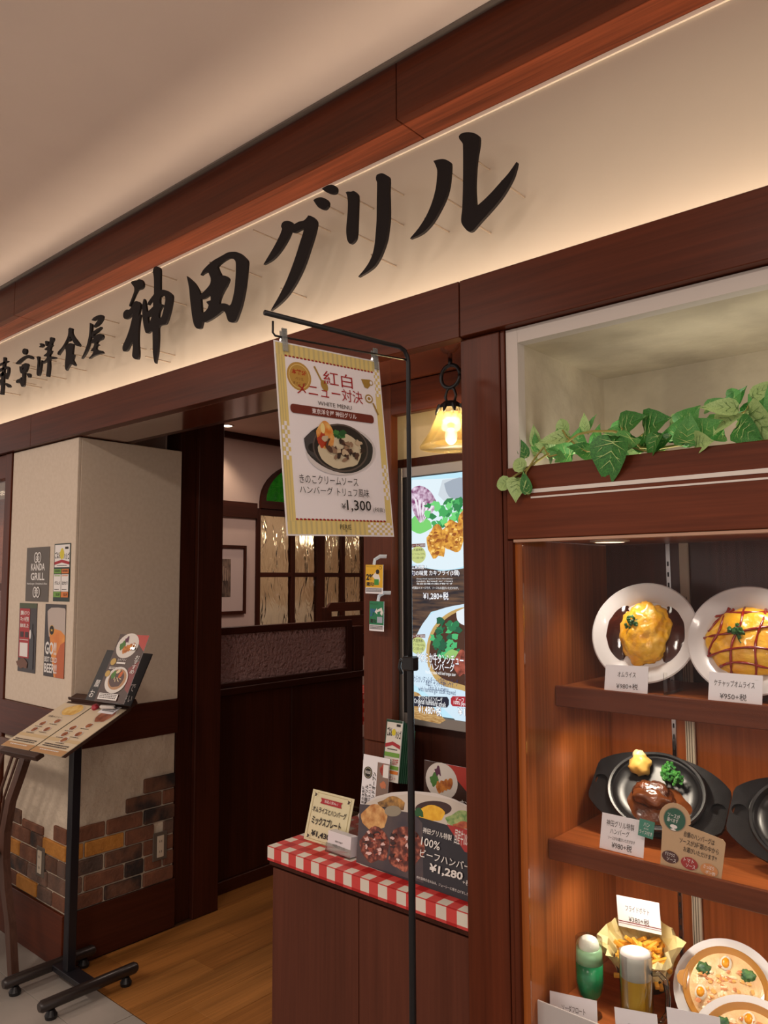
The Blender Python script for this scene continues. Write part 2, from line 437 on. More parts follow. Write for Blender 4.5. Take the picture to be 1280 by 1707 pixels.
# pillar on the left
t = st('wall_left_pillar', 'cream pillar left of the entrance with brick facing low down')
MB().box(-3.70, -3.09, 1.592, 2.09, 0, BB-.003).build('core', plaster, t)
MB().box(-3.704, -3.084, 1.586, 1.60, 1.005, BB-.004, .002).build('front_panel', cream, t)
MB().box(-3.098, -3.084, 1.6005, 2.098, 1.005, BB-.004, .002).build('side_panel', cream, t)
# wooden bands below the cream part and round the foot
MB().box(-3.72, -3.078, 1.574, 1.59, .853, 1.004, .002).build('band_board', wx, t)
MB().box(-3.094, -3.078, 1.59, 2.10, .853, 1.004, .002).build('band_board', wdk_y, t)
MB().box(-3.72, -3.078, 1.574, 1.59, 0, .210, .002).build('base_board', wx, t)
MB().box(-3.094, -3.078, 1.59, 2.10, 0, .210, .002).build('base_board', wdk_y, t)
BR = [mottled('brick_brown', S(104, 66, 48), S(128, 82, 58), 14, .85, bump=.5, bscale=60, bdist=.01),
      mottled('brick_grey_brown', S(84, 68, 60), S(118, 88, 72), 12, .85, bump=.5, bscale=60, bdist=.01),
      mottled('brick_charred', S(44, 36, 34), S(112, 76, 56), 9, .85, bump=.5, bscale=60, bdist=.01, lo=.4, hi=.6),
      mottled('brick_ochre', S(176, 116, 46), S(196, 134, 58), 14, .85, bump=.5, bscale=60, bdist=.01)]
def brick(root, side, a, b, z0, z1, k):
    d = random.uniform(.010, .016)
    if side: MB().box(-3.09, -3.084+d-.006, a, b, z0, z1, .004).build('brick', BR[k], root)
    else: MB().box(a, b, 1.592-d+.004, 1.598, z0, z1, .004).build('brick', BR[k], root)
zr = [.211, .275, .342, .409, .476, .543, .610, .678]
rows_side = [  # (y0,y1,kind) per row from the bottom
    [(1.596, 1.750, 0), (1.757, 1.930, 2), (1.938, 2.088, 0)],
    [(1.596, 1.657, 1), (1.665, 1.843, 0), (1.850, 1.938, 2), (1.945, 2.030, 0), (2.037, 2.088, 0)],
    [(1.596, 1.747, 1), (1.755, 1.930, 2), (1.938, 2.088, 0)],
    [(1.596, 1.658, 3), (1.665, 1.840, 3), (1.848, 1.985, 0), (2.035, 2.088, 1)],
    [(1.596, 1.752, 0), (1.760, 1.928, 0), (1.936, 2.088, 2)],
    [(1.848, 2.022, 2), (2.030, 2.088, 0)],
    [(1.932, 2.088, 2)]]
for r, row in enumerate(rows_side):
    for a, b, k in row: brick(t, True, a, b, zr[r]+.004, zr[r+1]-.003, k)
rows_front = [
    [(-3.70, -3.52, 0), (-3.513, -3.33, 3), (-3.323, -3.20, 1), (-3.193, -3.089, 0)],
    [(-3.70, -3.60, 0), (-3.593, -3.42, 2), (-3.413, -3.24, 1), (-3.233, -3.089, 1)],
    [(-3.70, -3.50, 3), (-3.493, -3.34, 0), (-3.26, -3.16, 2), (-3.153, -3.089, 1)],
    [(-3.70, -3.59, 1), (-3.583, -3.41, 0), (-3.403, -3.29, 2), (-3.283, -3.089, 3)],
    [(-3.70, -3.62, 0), (-3.613, -3.50, 2), (-3.193, -3.089, 0)],]
for r, row in enumerate(rows_front):
    for a, b, k in row: brick(t, False, a, b, zr[r]+.004, zr[r+1]-.003, k)
for a, b, k in ((-3.483, -3.29, 0),): brick(t, False, a, b, zr[4]-.0, zr[4]+.035, k)
def outlet(name, label, M):
    r = thing(name, label, 'socket', mat=M, group='sockets in the brick facing')
    MB().box(-.036, .036, -.060, .060, 0, .006, .002).build('mount_plate', plain('outlet_grey', S(96, 86, 76), .6), r, world=False)
    MB().box(-.0165, .0165, -.046, .046, .006, .010, .001).build('face_plate', plain('outlet_cream', S(214, 200, 178), .5), r, world=False)
    dk = plain('slot_dark', S(30, 26, 24), .7)
    for s in (-1, 1):
        for q in (-1, 1): MB().box(q*.005-.001, q*.005+.001, s*.022-.005, s*.022+.005, .010, .0105).build('slot', dk, r, world=False)
outlet('wall_socket', 'cream double socket set among the bricks beside the entrance', frame((-3.079, 2.015, .372), (0, 1, 0), (0, 0, 1)))
outlet('wall_socket', 'cream socket on the corridor side of the brick-faced pillar, behind the menu stand', frame((-3.292, 1.585, .372), (1, 0, 0), (0, 0, 1)))

# dark post behind the pillar
t = st('trim_6', 'near-black wooden door post behind the cream pillar')
MB().box(-3.22, -3.10, 2.104, 2.19, 0, 2.62, .002).build('post', wdk_z, t)
MB().box(-3.22, -3.075, 2.192, 2.335, 0, 2.62, .002).build('post', wdk_z, t)
# cabinet at the far left, cut by the picture's edge
t = thing('glazed_side_cabinet', 'dark wooden glazed display cabinet left of the cream pillar, cut by the photo edge', 'cabinet', kind=None)
MB().box(-3.775, -3.71, YP, 1.68, 0, BB-.003, .002).build('stile', wz, t)
MB().box(-4.9, -3.776, YP+.005, 1.66, 2.04, BB-.003, .002).build('top_rail', wx, t)
MB().box(-4.9, -3.776, YP+.005, 1.66, 0, .86, .002).build('lower_panel', wx, t)
MB().box(-4.9, -3.776, YP+.005, 1.90, 1.50, 1.535, .002).build('shelf', wx, t)
MB().box(-4.9, -3.776, 1.61, 1.614, .86, 2.04).build('pane', clear('case_glass', (1, 1, 1, 1), .05), t)
MB().box(-4.9, -3.776, 2.0, 2.02, .86, 2.04).build('back_panel', wcase_x, t)
MB().box(-4.9, -4.88, 1.66, 2.0, .86, 2.04).build('side_panel', wcase_x, t)
o = MB().box(-7, -4.905, 1.60, 1.64, 0, BB-.003).build('wall_corridor', cream)
tag(o, 'plain cream wall further left along the mall passage', 'wall', kind='structure')
area('cabinet_lamp', (-4.2, 1.82, 2.03), 3, WARM, .6, .1)
t = thing('wall_lantern', 'amber glass lamp inside the cabinet at the left photo edge', 'lamp', loc=(-4.02, 1.80, 1.90))
MB().lathe([(.10, 0), (.085, .03), (.05, .09), (.03, .12)], 20).build('lamp_shade', plain('amber_opal', S(214, 150, 70), .3), t, smooth=True, world=False)
MB().lathe([(.008, .12), (.008, .14)], 8).build('stem', blackm, t, world=False)

# floors
t = st('floor_mall', 'pale grey stone floor tiles of the mall passage')
MB().box(-7, 3, -4, 1.60, -.03, -.004).build('grout_bed', plain('grout', S(96, 90, 84), .8), t)
tile = mottled('grey_tile', S(150, 144, 136), S(168, 160, 152), 3, .35, detail=6)
x = -5.587
while x < -.6:
    y = -.38
    while y < 1.59:
        y1 = min(y+.598, 1.598)
        if y > .3: MB().box(x+.001, x+.598, y, y1, -.004, 0, .0008).build('tile', tile, t)
        y += .60
    x += .60
MB().box(-7, 3, -4, .21, -.004, 0).build('tile_field', tile, t)
t = st('floor', 'warm oak plank floor inside the entrance')
MB().box(-4.5, .9, 1.60, 6.5, -.03, -.004).build('subfloor', plain('subfloor', S(90, 56, 30), .7), t)
def plank_mat(i):
    a = [(150, 98, 48), (154, 102, 50), (145, 94, 46), (158, 106, 54)][i]
    return wood('oak_plank_%s' % 'abcd'[i], S(*a), 'y', rough=.42, contrast=.22, coat=.05)
PM = [plank_mat(i) for i in range(4)]
x = -3.074; k = 0
while x < -1.7:
    y = 1.602; first = True
    L = [.16, .62, .38, .80][k % 4]
    while y < 4.2:
        y1 = min(y+L, 4.2)
        MB().box(x+.0006, min(x+.1494, -1.6), y+.0006, y1-.0006, -.004, 0, .0008).build('plank', PM[random.randrange(4)], t)
        y = y1; L = .91
    x += .15; k += 1
MB().box(-4.5, -3.075, 2.34, 6.5, -.004, 0).build('plank_field', PM[0], t)
MB().box(-3.074, -1.6, 4.2, 6.5, -.004, 0).build('plank_field', PM[0], t)

# interior shell
inner = mottled('interior_pink_plaster', S(206, 182, 172), S(212, 188, 178), 4, .8)
XW = -4.5
t = st('wall_left', 'pinkish interior wall with dark crown, rail and casement windows')
yw0, yw1 = 3.715, 4.93           # window opening
MB().box(XW-.06, XW, 2.19, yw0, 0, 2.64).build('panel', inner, t)
MB().box(XW-.06, XW, yw1, 6.5, 0, 2.64).build('panel', inner, t)
MB().box(XW-.06, XW, yw0, yw1, 0, .9).build('panel', inner, t)
# wall above the window, with an arched opening
cy, cr = (yw0+yw1)/2+.0, .575
arc = [(cy+cr*math.cos(a), 2.13+cr*.62*math.sin(a)) for a in [PI*k/24 for k in range(25)]]
MB().prism([[(yw0, 2.08), (yw1, 2.08), (yw1, 2.64), (yw0, 2.64)], [(p[0], p[1]) for p in arc][::-1]], (XW, 0, 0), (0, 1, 0), (0, 0, 1), (1, 0, 0), -.06, 0).build('panel', inner, t)
MB().box(XW, XW+.03, 2.19, 6.5, 2.575, 2.62, .002).build('crown_board', wdk_y, t)
MB().box(XW, XW+.025, 2.19, yw0-.001, 2.00, 2.115, .002).build('rail_board', wdk_y, t)
t = thing('arched_fanlight', 'green textured glass arch above the casement windows inside', 'window')
outer = [(cy+(cr)*math.cos(a), 2.13+cr*.62*math.sin(a)) for a in [PI*k/24 for k in range(25)]]
inn = [(cy+(cr-.045)*math.cos(a), 2.14+(cr-.045)*.62*math.sin(a)) for a in [PI*k/24 for k in range(25)]]
MB().prism([outer+[(cy-cr, 2.081), (cy+cr, 2.081)], inn[::-1]], (XW, 0, 0), (0, 1, 0), (0, 0, 1), (1, 0, 0), -.05, .03).build('frame', wdk_y, t)
MB().prism([inn], (XW-.02, 0, 0), (0, 1, 0), (0, 0, 1), (1, 0, 0), 0, .006).build('pane', mottled('green_cathedral_glass_glow', S(34, 150, 30), S(70, 190, 40), 30, .2, bump=1, bscale=120, bdist=.02, emit=.12), t)  # backlight is put into the glass as a faint glow of its own
t = thing('window_1', 'dark-framed double casement with wavy glass panes, behind the low partition', 'window', kind='structure')
ys = [yw0, yw0+.035, 4.06, 4.115, 4.335, 4.42, 4.61, 4.665, 4.89, yw1]
for a, b in ((yw0, yw0+.04), (4.065, 4.105), (4.34, 4.43), (4.625, 4.665), (4.885, yw1)):
    MB().box(XW-.03, XW+.015, a, b, .9, 2.08, .002).build('stile', wdk_z, t)
for z0, z1 in ((2.03, 2.08), (1.565, 1.60), (.9, .96)):
    for a, b in ((yw0+.04, 4.065), (4.105, 4.34), (4.43, 4.625), (4.665, 4.885)):
        MB().box(XW-.028, XW+.012, a, b, z0, z1, .002).build('rail', wdk_y, t)
wavy = glass('wavy_glass', (1, .98, .95, 1), .15, 1.33, bump=.8, bscale=7, bdist=.05, stretch=(1, 1.6, .6))
for a, b in ((yw0+.04, 4.065), (4.105, 4.34), (4.43, 4.625), (4.665, 4.885)):
    for z0, z1 in ((1.60, 2.03), (.96, 1.565)):
        MB().box(XW-.012, XW-.006, a, b, z0, z1).build('pane', wavy, t)
# lit room behind the window
t = st('wall_back_room', 'beige lit room glimpsed through the wavy casement panes')
beige = mottled('beige_room', S(176, 150, 124), S(206, 184, 158), 2, .8)
MB().box(-6.0, -5.95, 2.4, 6.6, 0, 2.64).build('rear_panel', beige, t)
MB().box(-5.95, XW-.061, 2.4, 2.45, 0, 2.64).build('side_panel', beige, t)
MB().box(-5.95, XW-.061, 6.5, 6.55, 0, 2.64).build('side_panel', beige, t)
MB().box(-5.95, -5.93, 2.45, 6.5, 0, 1.30).build('white_half_curtain', plain('curtain_white', S(226, 218, 205), .8), t)
MB().box(-5.95, XW-.061, 2.45, 6.5, -.03, 0).build('floor_part', beige, t)
for y in (4.2, 5.0, 5.9):
    b = MB(); b.blob((-5.3, y, 1.93), (.05, .05, .05), 0, sub=2)
    o = b.build('globe_lamp', plain('lamp_glow', S(255, 228, 180), .5, emit=14), smooth=True)
    tag(o, group='globe lamps behind the casements', cat='lamp', label={4.2: 'small bright globe lamp behind the upper left wavy pane', 5.0: 'small bright globe lamp behind the upper middle wavy pane', 5.9: 'small bright globe lamp behind the upper right wavy pane'}[y])
area('back_room_light', (-5.3, 4.6, 2.58), 11, (1, .84, .66), 1.2, 2.2)
t = st('ceiling_inside', 'dim plaster ceiling inside the restaurant with a square joint line')
MB().box(-6.0, -3.6, 1.83, 6.6, 2.62, 2.66).build('panel', inner, t)
MB().box(-3.596, -1.5, 1.83, 6.6, 2.62, 2.66).build('panel', inner, t)
t = st('wall_back', 'rear interior wall closing the restaurant')
MB().box(XW, .9, 6.5, 6.55, 0, 2.64).build('panel', inner, t)
MB().box(XW-.06, -3.225, 2.10, 2.185, 0, 2.64).build('panel', inner, t)
t = thing('recessed_downlight', 'small recessed downlight in the interior ceiling', 'light', loc=(-4.31, 3.29, 2.62))
MB().lathe([(.052, 0), (.052, -.005), (.04, -.006), (.04, 0)], 24).build('rim', white, t, world=False)
MB().lathe([(.0, -.003), (.039, -.003)], 24).build('bulb', plain('downlight_glow', S(255, 240, 215), .5, emit=5), t, world=False)
spot('inside_spot', (-4.31, 3.29, 2.60), 12, WARM, 1.9)
area('inside_light', (-3.3, 3.4, 2.60), 11, (1, .80, .68), .5)
area('inside_light', (-2.4, 5.2, 2.60), 11, (1, .80, .68), .5)

# low partition with patterned glass
XP = -3.217
t = thing('low_partition', 'low dark wooden partition topped with a framed textured glass pane', 'partition')
MB().box(XP-.04, XP, 2.337, 2.919, .061, .962, .002).build('panel', wdk_z, t)
MB().box(XP-.04, XP, 2.923, 3.50, .061, .962, .002).build('panel', wdk_z, t)
MB().box(XP-.05, XP+.012, 2.337, 3.50, 0, .06, .002).build('base_board', wdk_y, t)
MB().box(XP-.06, XP+.02, 2.337, 3.50, .964, 1.0, .003).build('ledge', wdk_y, t)
MB().box(XP-.035, XP, 2.345, 2.395, 1.0, 1.305, .002).build('frame_stile', wdk_z, t)
MB().box(XP-.035, XP, 3.365, 3.41, 1.0, 1.305, .002).build('frame_stile', wdk_z, t)
MB().box(XP-.05, XP+.005, 3.42, 3.50, 1.0, 1.265, .002).build('end_post', wdk_z, t)
MB().box(XP-.035, XP, 2.396, 3.364, 1.267, 1.305, .002).build('frame_rail', wdk_y, t)
MB().box(XP-.035, XP, 2.396, 3.364, 1.0, 1.024, .002).build('frame_rail', wdk_y, t)
MB().box(XP-.02, XP-.014, 2.396, 3.364, 1.024, 1.267).build('pane', mottled('textured_pane', S(214, 168, 164), S(226, 180, 174), 5, .18, bump=1, bscale=48, bdist=.12, coat=.6), t)

# pillar and header round the screen recess
t = st('trim_7', 'brown wooden pillar at the left of the screen recess')
MB().box(-1.652, -1.535, 1.801, 1.835, 1.055, BB-.002, .002).build('post', wood('pillar_wood', S(94, 48, 30), 'z'), t)
MB().box(-1.652, -1.535, 1.803, 1.835, .747, 1.053, .002).build('post', wood('pillar_wood', S(94, 48, 30), 'z'), t)
MB().box(-1.535, -.995, 1.801, 1.83, 2.055, BB-.002, .002).build('header_board', wx, t)
t = st('wall_recess', 'mottled cream wall of the recess above and behind the menu screen')
MB().box(-1.66, -.99, 1.886, 1.90, 1.93, 2.62).build('panel', mottled('mottled_cream', S(196, 180, 148), S(222, 208, 178), 5, .7, bump=.2), t)
MB().box(-1.64, -.99, 1.886, 1.90, 0, 1.93).build('lower_panel', wdk_z, t)
MB().box(-1.66, -1.64, 1.90, 6.5, 0, 2.64).build('side_panel', wdk_z, t)
# ================================================================== SIGN CHARACTERS
def sign_char(label, zx, zy, sc, strokes, pins, nm='sign_character'):
    """strokes traced on their real plane, 8 mm thick, standing off the sign wall on thin pins"""
    root = thing(nm, label, 'sign letter', group='raised black characters of the shop sign')
    YL = 1.575
    for st_ in strokes:
        loops = st_ if isinstance(st_[0][0], (list, tuple)) else [st_]
        L2 = []
        for lp in loops:
            pp = []
            for x, y in lp:
                q = Q(zx+x/sc, zy+y/sc, Y=YL); pp.append((q.x, q.z))
            L2.append(smooth_loop(pp, 3, 50))
        MB().prism(L2, (0, YL, 0), (1, 0, 0), (0, 0, 1), (0, -1, 0), -.009, 0).build('stroke', letterm, root)
    for x, y in pins:
        q = Q(zx+x/sc, zy+y/sc, Y=YS)
        MB().tube([(q.x, YL+.006, q.z), (q.x, YS, q.z)], .0026, 6).build('mounting_pin', plain('pin_metal', S(150, 132, 114), .4, spec=.6), root)
A = (190, 430, 8.983)
sign_char('large raised black character 神, second word of the sign, touching the soffit', *A, [
 [(255,360),(280,342),(345,335),(370,318),(405,325),(432,360),(438,410),(425,445),(400,465),(360,475),(345,490),(310,560),(240,720),(228,725),(226,705),(265,600),(300,500),(300,445),(285,415),(260,385)],
 [(330,645),(365,655),(395,690),(388,760),(372,830),(370,870),(385,840),(400,848),(382,920),(368,1030),(360,1180),(362,1300),(370,1400),(368,1480),(355,1515),(320,1518),(285,1495),(270,1460),(280,1350),(280,1300),(275,1250),(265,1250),(235,1310),(195,1385),(150,1400),(132,1385),(126,1340),(140,1290),(185,1190),(230,1060),(258,950),(275,870),(278,835),(262,850),(230,890),(180,915),(150,905),(135,870),(138,825),(160,790),(195,772),(220,775),(240,760),(275,700),(300,660)],
 [[(630,125),(665,135),(688,165),(692,230),(690,330),(690,480),(740,475),(790,490),(840,525),(870,565),(868,640),(845,770),(810,900),(785,970),(765,995),(710,1003),(680,1015),(665,1050),(665,1200),(655,1380),(640,1480),(620,1580),(605,1565),(590,1490),(580,1400),(578,1250),(575,1095),(545,1100),(510,1125),(480,1125),(465,1100),(440,1000),(425,880),(420,760),(425,690),(440,620),(450,612),(462,640),(475,720),(490,800),(500,808),(550,760),(585,725),(582,640),(570,635),(540,670),(515,705),(500,700),(505,670),(545,610),(580,565),(597,540),(598,420),(595,300),(582,200),(590,160),(605,140)],
  [(682,640),(685,605),(700,575),(725,560),(750,560),(764,590),(765,650),(750,720),(735,800),(715,870),(695,900),(675,902),(667,880),(672,820),(695,760),(725,715),(718,692),(685,685)],
  [(505,885),(530,872),(562,856),(560,885),(538,945),(518,982),(508,950)]]],
 [(940,335),(1085,712),(480,1370),(915,1460),(840,1565),(690,470)])
A = (300, 400, 9.143)
sign_char('large raised black character 田 in the middle of the sign', *A, [
 [[(100,550),(160,600),(220,660),(270,740),(300,805),(305,840),(345,800),(400,745),(445,690),(465,640),(465,580),(445,530),(430,495),(400,490),(360,510),(320,540),(312,530),(350,460),(420,385),(510,310),(600,260),(670,220),(725,190),(800,180),(870,185),(930,215),(980,260),(1025,320),(1022,420),(1010,560),(990,720),(965,860),(930,1010),(890,1130),(850,1230),(820,1252),(770,1255),(735,1235),(715,1190),(695,1120),(665,1080),(640,1085),(560,1150),(470,1210),(390,1250),(355,1248),(345,1240),(320,1340),(290,1355),(250,1345),(215,1300),(190,1200),(170,1060),(150,880),(135,720)],
  [(570,410),(600,370),(680,310),(740,280),(780,278),(820,295),(845,330),(850,400),(848,520),(840,650),(825,780),(800,900),(775,980),(740,1002),(715,985),(690,968),(640,965),(595,978),(600,930),(625,850),(670,760),(710,690),(740,610),(735,580),(700,550),(660,540),(620,540),(612,510),(590,470)],
  [(315,900),(370,890),(430,850),(455,825),(465,860),(465,920),(430,930),(400,940),(405,955),(435,990),(420,1040),(380,1090),(340,1108),(328,1100),(322,1000)]]],
 [(830,480),(1240,570),(560,870),(600,1120)])
A = (430, 300, 7.113)
sign_char('large raised black character グ with two drop-shaped dots, right of 田', *A, [
 [(755,105),(800,75),(860,55),(905,65),(930,95),(930,135),(910,160),(870,165),(820,150),(780,125)],
 [(655,240),(690,215),(750,205),(805,225),(833,265),(830,310),(795,348),(750,345),(705,315)],
 [(285,510),(310,490),(350,483),(390,495),(420,525),(480,495),(540,480),(570,455),(595,420),(640,432),(690,485),(688,560),(655,690),(610,830),(560,980),(500,1120),(430,1250),(340,1380),(240,1480),(150,1548),(170,1510),(240,1390),(320,1230),(390,1060),(450,890),(500,730),(530,640),(545,570),(500,590),(440,622),(410,622),(388,612),(360,680),(310,770),(240,870),(160,950),(65,1003),(70,990),(130,890),(200,770),(260,650),(285,580),(272,550)]],
 [(1015,405),(1115,255),(855,612),(570,1395),(620,700),(240,720)])
A = (560, 270, 8.129)
sign_char('large raised black character リ made of two separate strokes', *A, [
 [(130,410),(160,400),(205,402),(235,390),(270,415),(293,455),(292,600),(285,800),(278,960),(265,1040),(235,1085),(200,1108),(175,1100),(150,1050),(138,960),(140,860),(155,700),(160,550),(150,460)],
 [(540,210),(550,175),(585,158),(625,152),(670,170),(718,215),(715,400),(720,560),(720,760),(705,900),(685,1040),(645,1170),(595,1290),(520,1410),(420,1490),(302,1558),(310,1540),(370,1470),(440,1370),(490,1260),(520,1130),(535,980),(548,800),(552,500),(555,280),(543,245)]],
 [(510,635),(500,1085),(915,450),(912,858),(812,1412)])
A = (670, 210, 5.818)
sign_char('large raised black character ル, the last of the sign', *A, [
 [(303,338),(350,325),(400,320),(445,335),(470,360),(468,460),(455,580),(425,690),(375,800),(300,930),(220,1020),(150,1065),(78,1093),(85,1080),(160,990),(235,870),(290,740),(325,610),(338,500),(340,430),(325,380)],
 [(550,100),(570,75),(620,60),(670,62),(715,75),(748,105),(745,190),(728,290),(718,380),(710,500),(708,620),(715,740),(722,778),(790,720),(870,640),(950,550),(1030,460),(1080,390),(1110,347),(1115,355),(1105,410),(1080,490),(1030,590),(960,700),(860,820),(760,930),(690,1010),(655,1025),(625,1010),(580,950),(573,900),(583,800),(590,600),(592,400),(590,180),(578,155),(555,125)]],
 [(848,425),(590,535),(572,790),(455,1030),(1188,692),(858,1040)])
A = (0, 540, 11.636)
sign_char('small raised black character 東 cut by the left photo edge', *A, [
 [(62,648),(100,645),(108,665),(98,760),(85,850),(78,950),(72,1080),(68,1220),(55,1370),(20,1372),(-5,1360),(15,1250),(18,1100),(30,950),(48,800),(60,720)],
 [(158,720),(130,745),(60,775),(-30,815),(-100,830),(-90,800),(0,765),(70,735),(115,708)],
 [(78,838),(135,820),(172,845),(173,920),(150,1010),(125,1072),(98,1062),(100,1020),(130,960),(140,900),(135,868),(100,872),(70,885),(10,905),(-40,935),(-70,920),(0,865)],
 [(10,960),(60,930),(105,960),(70,1000),(0,1020),(-60,1050),(-60,1020)],
 [(66,1135),(120,1148),(175,1175),(197,1210),(180,1235),(145,1225),(105,1185)],
 [(30,1060),(10,1130),(-50,1210),(-120,1260),(-110,1235),(-50,1150),(0,1080)]],
 [(395,1380),(690,840),(700,1180)])
sign_char('small raised black character 京, second of the five small ones', *A, [
 [(430,530),(440,490),(475,474),(512,492),(518,540),(500,580),(470,592),(438,572)],
 [(300,765),(360,700),(440,640),(520,605),(580,605),(620,630),(638,665),(610,685),(560,665),(500,662),(430,712),(360,775),(320,780)],
 [[(375,820),(400,842),(430,790),(480,762),(520,762),(545,790),(530,850),(505,920),(475,955),(475,1080),(465,1190),(440,1218),(410,1210),(390,1160),(365,1130),(340,1145),(318,1145),(305,1110),(330,1080),(380,1060),(410,1030),(420,1035),(415,1080),(425,1100),(428,1050),(430,960),(400,955),(380,900)],
  [(432,880),(442,850),(458,835),(455,860),(440,892)]],
 [(503,960),(560,955),(585,985),(580,1030),(555,1042),(530,1010)]],
 [(840,915),(800,1235),(915,1095),(1095,730)])
sign_char('small raised black character 洋, third of the five small ones', *A, [
 [(760,385),(800,372),(838,395),(835,430),(800,455),(762,450),(758,440),(785,415)],
 [(870,335),(900,325),(930,340),(925,390),(905,425),(880,425),(875,380)],
 [(965,265),(1000,255),(1035,270),(1035,310),(1005,370),(1000,400),(1020,415),(985,440),(970,515),(1005,515),(985,570),(960,600),(965,640),(1020,630),(1075,645),(1082,665),(1040,680),(970,682),(960,720),(965,820),(955,930),(945,1025),(900,1020),(893,1000),(905,900),(915,780),(912,705),(870,745),(820,768),(810,750),(880,690),(905,650),(900,622),(850,625),(845,610),(905,560),(915,515),(870,505),(858,485),(900,455),(925,420),(960,330)],
 [(705,635),(745,625),(757,640),(752,760),(758,850),(785,770),(798,700),(812,710),(800,800),(785,900),(765,980),(745,1012),(720,1000),(708,960),(715,850),(725,720)]],
 [(1440,740),(1285,1070)])
A = (90, 500, 6.095)
sign_char('small raised black character 食, fourth of the five small ones', *A, [
 [(145,295),(160,280),(185,292),(182,330),(200,370),(230,410),(262,455),(255,472),(225,465),(195,430),(170,380),(160,375),(135,420),(100,480),(65,530),(45,560),(33,550),(40,525),(80,480),(115,420),(140,360)],
 [(130,412),(152,388),(172,392),(162,412),(138,422)],
 [(105,490),(135,450),(170,438),(197,450),(190,500),(185,550),(205,555),(195,590),(190,610),(215,655),(210,670),(180,655),(165,650),(140,690),(125,718),(113,700),(110,650),(115,600),(120,540),(115,500)]],
 [(440,510),(330,722),(390,595)])
sign_char('small raised black character 屋, fifth and last of the small ones', *A, [
 [(380,205),(400,180),(440,158),(480,150),(497,165),(490,200),(455,250),(410,278),(395,275),(430,225),(450,198),(430,198),(400,210)],
 [(362,232),(385,245),(382,300),(370,400),(345,490),(310,560),(280,598),(278,590),(310,520),(340,430),(358,330)],
 [(385,330),(430,295),(475,272),(480,285),(440,325),(405,350),(400,370),(450,345),(490,350),(498,375),(485,400),(450,415),(430,440),(455,455),(430,470),(425,495),(445,510),(480,515),(500,540),(460,550),(410,565),(355,597),(352,590),(385,555),(400,520),(375,520),(372,512),(400,475),(410,430),(380,440),(370,430),(400,390),(375,370)]],
 [(660,238),(620,378),(615,590)])
# ================================================================== FOOD DISPLAY CASE
CX0, CX1 = -.984, .70
t = thing('food_display_case', 'tall amber wooden food display case behind glass, right of the dark post', 'display case')
YB = 2.055
MB().box(CX0, -.952, YP+.012, YB, 0, 1.640, .001).build('side_panel', wcase, t)
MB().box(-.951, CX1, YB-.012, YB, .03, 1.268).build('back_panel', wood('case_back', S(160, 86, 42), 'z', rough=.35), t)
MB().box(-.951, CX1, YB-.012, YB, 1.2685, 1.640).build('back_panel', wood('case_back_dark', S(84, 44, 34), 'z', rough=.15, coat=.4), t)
MB().box(CX1, CX1+.03, YP+.012, YB, 0, 1.640).build('side_panel', wcase, t)
MB().box(-.951, CX1, 1.615, YB-.012, 1.641, 1.655).build('top_panel', wcase_x, t)
# face: boards of the front
MB().box(CX0, -.97, YP, 1.60, 0, 1.639, .001).build('face_stile', wz, t)
MB().box(-.969, CX1, YP+.002, 1.606, 1.634, 1.641, .001).build('edge_strip', plain('edge_strip_brass', S(190, 150, 126), .4), t)
MB().box(-.951, CX1, 1.592, 1.597, .30, 1.634).build('glass_pane', clear('window_glass', (.98, .98, .98, 1), .05), t)
# shelves
sf = MB().box(-.951, CX1, 1.745, YB-.013, 1.268, 1.282, .001).build('shelf', wcase_x, t)
MB().box(-.951, CX1, 1.735, 1.744, 1.236, 1.286, .002).build('shelf_lip', wood('shelf_lip_wood', S(110, 58, 36), 'x'), sf)
sf = MB().box(-.951, CX1, 1.695, YB-.013, .912, .927, .001).build('shelf', wcase_x, t)
MB().box(-.951, CX1, 1.685, 1.694, .886, .933, .002).build('shelf_lip', wood('shelf_lip_wood', S(110, 58, 36), 'x'), sf)
MB().box(-.951, CX1, 1.64, YB-.013, .537, .550, .001).build('shelf', wcase_x, t)
MB().box(-.951, CX1, 1.612, YB-.013, .0, .03).build('base_panel', wcase_x, t)
# acrylic upright and cable duct on the back panel
yb = YB-.013
du = MB().box(-.745, -.721, yb-.010, yb, .60, 1.64, .002).build('cable_duct', plain('duct_cream', S(206, 192, 168), .5), t)
for k in range(3): MB().box(-.741+k*.006, -.7395+k*.006, yb-.0112, yb-.0101, .60, 1.50).build('duct_groove', plain('groove_grey', S(110, 96, 80), .6), du)
sd = MB().box(-.782, -.770, yb-.004, yb, .57, 1.64, .001).build('shelf_standard', chrome, t)
for k in range(36): MB().box(-.778, -.774, yb-.0046, yb-.0041, .60+k*.028, .612+k*.028).build('slot', plain('slot_dark', S(30, 26, 24), .7), sd)
# lamps of the case
def case_lamp(name, label, x, y, z, r=.035):
    q = thing(name, label, 'lamp', loc=(x, y, z))
    MB().lathe([(r+.012, 0), (r+.012, -.004), (r, -.006), (r, -.001)], 28).build('rim', plain('lamp_rim', S(210, 196, 176), .4), q, world=False)
    MB().lathe([(0, -.002), (r-.001, -.002)], 28).build('bulb', plain('case_glow', S(255, 244, 226), .5, emit=6), q, world=False)
case_lamp('recessed_case_lamp', 'round recessed lamp at the top of the display case', -.823, 1.79, 1.642)
for x in (-.823, -.47, -.1, .3):
    spot('case_spot', (x, 1.79, 1.63), 2.6, WHITE, 1.45, aim=(0, -.05, -1), r=.03)
for x in (-.78, -.35, .1):
    spot('shelf_lamp', (x, 1.80, 1.262), 4.2, (1, .86, .68), 2.5, aim=(0, .1, -1), r=.03)
    spot('shelf_lamp', (x, 1.76, .906), 4.2, (1, .90, .76), 2.5, aim=(0, .1, -1), r=.03)
